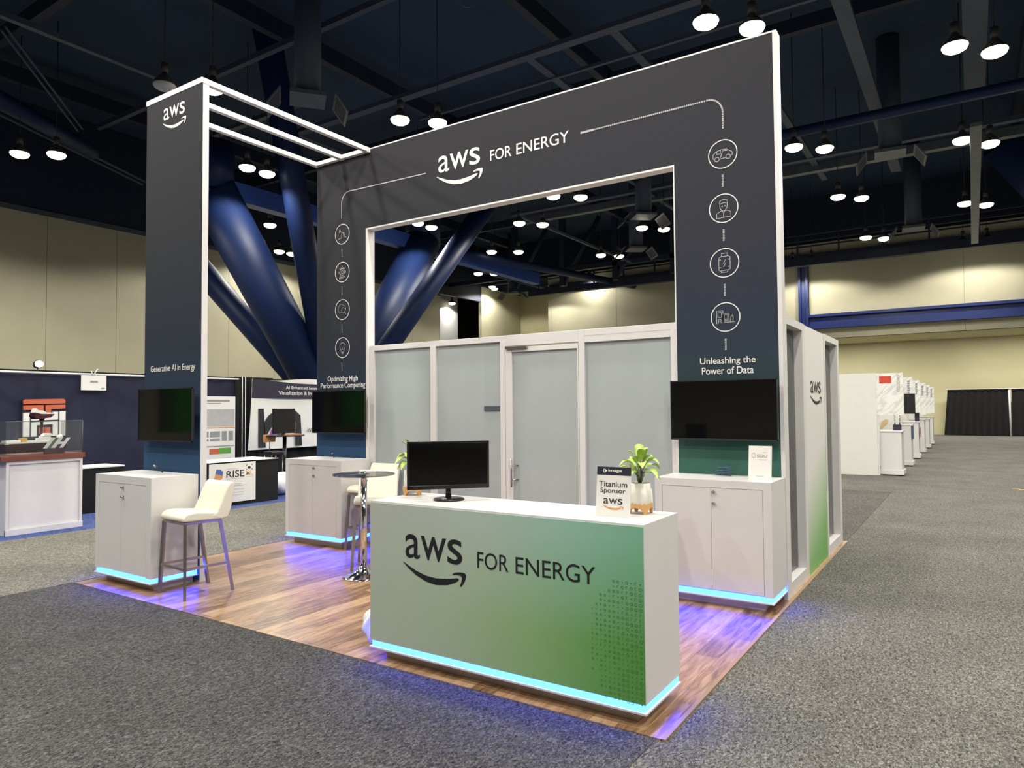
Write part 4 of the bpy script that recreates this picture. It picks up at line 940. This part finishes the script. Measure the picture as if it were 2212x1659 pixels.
# tall grey poster
po = thing('poster_banner', 'tall grey information poster between portal column and black drape', 'poster', (-11.72, 5.5, .5))
obj('sheet', MB().box(-11.73, -11.72, 5.0, 5.84, .006, 1.925), 'paper', po)
Pp = RX(-11.717)
def rects(nm, mat, rs, par=po, PP=Pp):
    mb = MB()
    for (a, b, c, d) in rs: mb.poly(PP, [(a, c), (b, c), (b, d), (a, d)])
    return obj(nm, mb, mat, par)
rects('title_bar', 'print_faint', [(5.02, 5.70, 1.815, 1.855), (5.02, 5.50, 1.775, 1.79)])
rects('photo_block', 'greylight', [(5.02, 5.82, 1.30, 1.66)])
rects('pink_band', 'tan', [(5.02, 5.82, 1.265, 1.285)])
rects('chart_block', 'print_faint', [(5.02, 5.22, 1.08, 1.20), (5.25, 5.48, 1.08, 1.20), (5.52, 5.64, 1.0, 1.20), (5.68, 5.79, 1.0, 1.20), (5.02, 5.22, 1.0, 1.05), (5.25, 5.48, 1.0, 1.05), (5.02, 5.82, .88, .90)])
rects('red_block', 'brick', [(5.24, 5.46, .73, .84)]); rects('green_block', 'grass', [(5.46, 5.74, .73, .85)])
rects('lower_block', 'greylight', [(5.02, 5.14, .72, .78), (5.02, 5.14, .62, .68), (5.60, 5.74, .60, .64)])
# hanging banner
hb = thing('hanging_banner', 'white hanging banner with dark top band and big letter n', 'banner', (-11.8, 7.3, .8))
def ban(u, v): return (-11.78+.02*math.sin(9*u+3*v), 6.20+.10*v*(1-u)+3.3*u, .76+1.57*v-.03*math.sin(PI*u*3)*v)
obj('sheet', MB().grid(ban, 24, 8).grid(lambda u, v: tuple(Vector(ban(1-u, v))-Vector((.01, 0, 0))), 24, 8), 'paper', hb)
Pb = RX(-11.752)
obj('top_band', MB().poly(RX(-11.755), [(6.27, 1.905), (9.5, 1.88), (9.5, 2.28), (8.1, 2.24), (7.4, 2.25), (6.29, 2.33)]), 'navyprint', hb)
lm = MB(); text(lm, Pb, 'AI Enhanced Seism', 7.18, 8.12, 2.11, 2.185, .008); obj('lettering', lm, 'print_white', hb); lm = MB(); text(lm, Pb, 'Visualization & Inter', 6.98, 8.09, 1.98, 2.065, .008); obj('lettering', lm, 'print_white', hb)
nb = MB().poly(Pb, [(6.44, .80), (6.64, .80), (6.58, 1.665), (6.44, 1.665)])
nb.poly(Pb, [(6.585, 1.35), (6.70, 1.50), (6.85, 1.60), (7.0, 1.66), (7.25, 1.66), (7.45, 1.62), (7.6, 1.5), (7.65, .80), (7.45, .80), (7.45, 1.35), (7.38, 1.45), (7.2, 1.50), (7.0, 1.45), (6.85, 1.33), (6.72, 1.15), (6.60, .95)])
obj('letter_print', nb, 'ink', hb)
lm = MB(); lm.poly(Pb, [(6.78, 1.19), (6.98, 1.22), (7.1, 1.35), (7.1, 1.47), (6.95, 1.42), (6.82, 1.30)]); obj('teal_print', lm, 'teal', hb)
lm = MB(); lm.poly(Pb, [(6.74, 1.08), (7.1, 1.10), (7.1, 1.23), (6.78, 1.19)]); obj('purple_print', lm, 'purple', hb)
lm = MB(); text(lm, Pb, 'inter', 7.80, 8.11, 1.105, 1.215, .0); obj('lettering', lm, 'ink', hb)
# pedestal table with a black monitor before the banner
pt_ = thing('pedestal_table', 'small black round pedestal table in front of the hanging banner', 'table', (-10.5, 6.15, 0))
obj('top', MB().lathe(-10.5, 6.15, [(.39, 1.09), (.40, 1.10), (.40, 1.115), (.39, 1.12)], 40), 'black', pt_)
obj('pole', MB().tube((-10.5, 6.15, .03), (-10.5, 6.15, 1.09), .04, n=14), 'black', pt_)
obj('base', MB().lathe(-10.5, 6.15, [(.21, .005), (.21, .02), (.05, .05)], 28), 'black', pt_)
bm = thing('desktop_screen', 'black monitor back standing on the pedestal table', 'monitor', (-10.5, 6.1, 1.12))
obj('panel', MB().box(-10.53, -10.48, 5.86, 6.40, 1.15, 1.66), 'black', bm, bevel=.005); obj('stand', MB().box(-10.56, -10.42, 6.02, 6.22, 1.12, 1.13).box(-10.51, -10.49, 6.08, 6.16, 1.13, 1.2), 'black', bm)
kb = thing('keyboard', 'tan and black keyboard lying on the pedestal table', 'keyboard', (-10.3, 6.1, 1.12))
obj('board', MB().box(-10.32, -10.20, 6.0, 6.32, 1.12, 1.145), 'tan', kb)
dc = thing('bar_chair', 'dark chair with an orange back beside the pedestal table', 'chair', (-10.7, 5.75, 0))
obj('backrest', MB().prism([(-.14, .98), (.12, .98), (.14, 1.10), (.0, 1.14), (-.15, 1.13)], lambda u, v, t: (t, 5.86+u, v), -10.62, -10.58), 'tan', dc)
obj('seat', MB().box(-10.62, -10.35, 5.72, 6.02, .72, .80), 'black', dc, bevel=.02)
for (a, b) in ((-10.6, 5.74), (-10.37, 5.74), (-10.6, 6.0), (-10.37, 6.0)): obj('leg', MB().tube((a, b, .72), (a, b, .006), .012, n=8), 'steel', dc)
obj('post', MB().tube((-10.6, 5.86, .78), (-10.6, 5.86, 1.0), .012, n=8), 'steel', dc)
# draped table with printed cloth
dtb = thing('draped_table', 'black draped table with a printed white cloth hanging over its front', 'table', (-9.3, 4.3, 0))
obj('skirt', MB().box(-9.95, -9.21, 3.50, 4.98, .006, .735), 'drape_black', dtb, bevel=.01)
obj('top_cloth', MB().box(-9.97, -9.19, 3.45, 5.0, .735, .752), 'drape_black', dtb)
fc = obj('printed_cloth', MB().box(-9.198, -9.19, 3.585, 4.485, .065, .757).box(-9.97, -9.19, 3.60, 4.97, .752, .760), 'paper', dtb, label='white cloth with black and orange lettering')
Pt = RX(-9.187)
lm = MB(); text(lm, Pt, 'RISE', 3.905, 4.255, .487, .605, .004); obj('lettering', lm, 'ink', fc)
lm = MB(); text(lm, Pt, 'ML', 4.295, 4.425, .505, .575, .004); obj('lettering', lm, 'orange', fc)
rects('text_lines', 'print_grey', [(3.91, 4.15, .632, .638), (3.91, 4.26, .466, .472), (4.28, 4.43, .475, .482), (3.98, 4.20, .365, .372), (3.93, 4.29, .335, .345), (4.06, 4.26, .278, .285), (3.98, 4.24, .225, .232), (3.95, 4.24, .18, .187)], fc, Pt)
ck = MB(); ck.poly(Pt, [(4.33, .615), (4.37, .61), (4.385, .64), (4.355, .665), (4.325, .645)])
for a, b in ((4.30, .60), (4.41, .605), (4.305, .68), (4.41, .685)): ck.poly(Pt, [(a-.008, b-.01), (a+.008, b-.01), (a+.008, b+.01), (a-.008, b+.01)])
obj('ornament_print', ck, 'ink', fc)
lm = MB(); lm.poly(Pt, [(3.70, .58), (3.72, .645), (3.79, .635), (3.845, .60), (3.82, .53)]); obj('blue_print', lm, 'bluecube', fc)
lm = MB(); lm.poly(Pt, [(3.68, .49), (3.70, .58), (3.82, .53), (3.85, .59), (3.83, .49), (3.77, .44)]); obj('tan_print', lm, 'tan', fc)
pc = thing('paper_pile', 'white papers lying on the draped table', 'paper', (-9.4, 4.1, .76))
obj('sheet', MB().box(-9.5, -9.25, 3.95, 4.2, .760, .775), 'paper', pc)
wb = thing('white_bundle', 'white wrapped bundle on the floor past the draped table', 'bundle', (-9.7, 5.5, 0))
def bun(u, v):
    a = 2*PI*u; ph = PI*(v*.98+.01); k = 1+.10*math.sin(4*a+3*ph)+.06*math.sin(9*a)
    return (-9.75+.22*k*math.sin(ph)*math.cos(a), 5.5+.36*k*math.sin(ph)*math.sin(a), .23-.215*math.cos(ph))
obj('wrap', MB().grid(bun, 32, 16), 'bag', wb)
# green-lit display wall of the next booth on the left, out of the frame (mirrors in the dark televisions)
def green_box():
    m, t, b = nmat('green_lightbox_print'); b.inputs['Base Color'].default_value = (0, 0, 0, 1)
    c = ramp(t, maprange(t, axis_out(t, 1, 'Generated'), 0.0, 1.0), [(0, (0.03, 0.75, 0.02)), (0.55, (0.04, 0.6, 0.02)), (1.0, (0.0, 0.02, 0.0))])
    t.links.new(c, b.inputs['Emission Color']); b.inputs['Emission Strength'].default_value = 0.34
    return m
gw = thing('green_display_wall', 'green backlit display wall in the booth across the aisle', 'display', (-12.2, -6, 0))
obj('lightbox', MB().box(-12.2, -12.1, -5.2, -3.45, 1.2, 3.0), green_box(), gw)

# ------------------------------------------------------------------ row of white booths beyond the aisle
bw = thing('booth_side_panel', 'plain white side panel closing the end of the far booth row', 'partition', (-2, 14.85, 0))
obj('panel', MB().box(-3.4, -.455, 14.85, 14.92, .005, 2.38), 'white_matte', bw)
rowdesc = ['first', 'second', 'third', 'fourth', 'fifth', 'sixth']
for k in range(6):
    y = 14.87+3.02*k
    t = thing('booth_header_panel', 'white marble header panel of the %s booth in the far row' % rowdesc[k], 'panel', (-.46, y, 1.39), 'marble header panels of the far booth row')
    obj('board', MB().box(-.455, .09, y, y+.05, 1.40 if k < 3 else 1.30, 2.37), 'marble', t)
    obj('support', MB().box(-.455, -.42, y+.01, y+.05, .005, 1.40), 'frame', t)
    lm = MB()
    if k == 0:
        text(lm, F(y-.004), 'AWOTICO', -.035, .03, 1.94, 2.33, .0, turn=True)
        obj('sticker', MB().box(-.39, -.145, y-.006, y, 2.14, 2.305), 'red', t, label='red rectangle')
    else:
        for q in range(6): lm.poly(F(y-.004), [(-.03+.01*(q % 2), 2.28-.06*q), (.03, 2.28-.06*q), (.03-.01*(q % 3), 2.24-.06*q), (-.03, 2.24-.06*q)])
    obj('lettering', lm, 'print_faint', t)
    p = thing('booth_counter', 'white pedestal counter of the %s booth in the far row' % rowdesc[k], 'counter', (-.2, y+.3, 0), 'pedestal counters of the far booth row')
    hgt = (1.03, 1.10, 1.12, 1.14, 1.10, 1.12)[k]; y0 = y+.14
    obj('cabinet', MB().box(-.42, .02, y0, y0+.62, .03, hgt-.02).box(-.44, .055, y0-.02, y0+.64, .03, .13), 'white', p)
    obj('top', MB().box(-.44, .05, y0-.02, y0+.64, hgt-.02, hgt+.01), 'white', p)
    obj('foot', MB().box(-.22, -.10, y0-.015, y0+.6, .0, .05), 'gap', p)
    b2 = thing('booth_back_panel', 'white back panel of the %s booth in the far row' % rowdesc[k], 'panel', (-3, y+2.9, 0), 'back panels of the far booth row')
    obj('board', MB().box(-3.3, -.46, y+2.9, y+2.95, .005, 2.37), 'white_matte', b2)
    if k < 5: obj('leaf_print', MB().poly(F(y+2.895), [(-.9, .95), (-.7, 1.0), (-.62, 1.2), (-.75, 1.3), (-.88, 1.15)]), 'goldleaf', b2)
fp = thing('framed_print', 'pale print with a gold leaf shape behind the first far counter', 'poster', (-.5, 16.5, 0))
obj('sheet', MB().box(-.62, -.12, 16.5, 16.52, .7, 1.45), 'paper', fp)
obj('leaf_print', MB().poly(F(16.495), [(-.56, 1.03), (-.50, 1.04), (-.47, 1.10), (-.40, 1.15), (-.36, 1.25), (-.42, 1.29), (-.52, 1.22)]), 'goldleaf', fp)
obj('stand', MB().box(-.38, -.34, 16.52, 16.55, .0, .9), 'frame', fp)
nt = thing('navy_box', 'navy blue box with chrome posts standing on the first far counter', 'box', (-.1, 15.4, 1.04))
obj('box', MB().box(-.17, -.01, 15.35, 15.5, 1.042, 1.17), 'navyprint', nt)
obj('post', MB().tube((-.14, 15.42, 1.17), (-.14, 15.42, 1.40), .015, n=10), 'chrome', nt); obj('post', MB().tube((-.04, 15.42, 1.17), (-.04, 15.42, 1.40), .015, n=10), 'chrome', nt)
t2 = thing('television', 'black television hanging under the second far marble header', 'television', (.02, 17.8, 1.4), 'televisions of the far booth row')
obj('screen', MB().box(-.10, .15, 17.72, 17.76, 1.40, 1.93), 'screen', t2); obj('bracket', MB().box(-.02, .06, 17.76, 17.888, 1.6, 1.7), 'black', t2)
bt = thing('blue_cloth', 'slate blue cloth draped over the corner of the second far counter', 'cloth', (.05, 18.0, .8))
obj('cloth', MB().box(.022, .052, 18.05, 18.5, .72, 1.075), 'denim', bt, bevel=.008)
nv = thing('navy_sign', 'small navy sign standing on the third far counter', 'sign', (.0, 21.2, 1.12))
obj('card', MB().box(-.08, .04, 21.2, 21.22, 1.131, 1.44), 'navyprint', nv)
rs = thing('red_poster', 'small red lettered poster on the side of the third far counter', 'poster', (.06, 21.3, .7))
obj('sheet', MB().box(.056, .062, 21.2, 21.5, .65, .95), 'red', rs)
# black curtain on the far wall
for (y0, y1, lb) in ((.30, 2.93, 'long black curtain panel on the far wall at the end of the aisle'), (3.06, 7.2, 'black curtain panel at the edge of the view on the far wall')):
    def fn(u, v, a=y0, b=y1): return (a+(b-a)*u-(.2 if a < 1 else 0)*(1-v)*(1-u), 40.4+.05*math.sin(2*PI*9*u)*(.6+.4*(1-v)), .02+2.39*v)
    o = obj('curtain', MB().grid(fn, 90, 4).grid(lambda u, v: tuple(Vector(fn(1-u, v))+Vector((0, .02, 0))), 90, 4), 'drape_black'); props(o, lb, 'curtain', 'black curtains at the far wall')
rc = thing('curtain_rail', 'thin pale rail above the black curtains', 'rail', (.3, 40.4, 2.42)); obj('tube', MB().tube((.25, 40.31, 2.425), (7.3, 40.31, 2.42), .02, n=8), 'frame', rc)
cpz = thing('curtain_post', 'white post between the two black curtain panels', 'post', (3.0, 40.4, 0)); obj('post', MB().tube((2.99, 40.38, 0), (2.97, 40.38, 2.42), .045, n=8), 'frame', cpz)
ft = thing('floor_tape', 'scrap of yellow tape lying on the aisle carpet', 'tape', (2.07, 13.4, 0)); obj('strip', MB().box(2.0, 2.12, 13.25, 13.30, .001, .006).box(2.1, 2.3, 13.1, 13.17, .001, .006), 'yellow', ft)
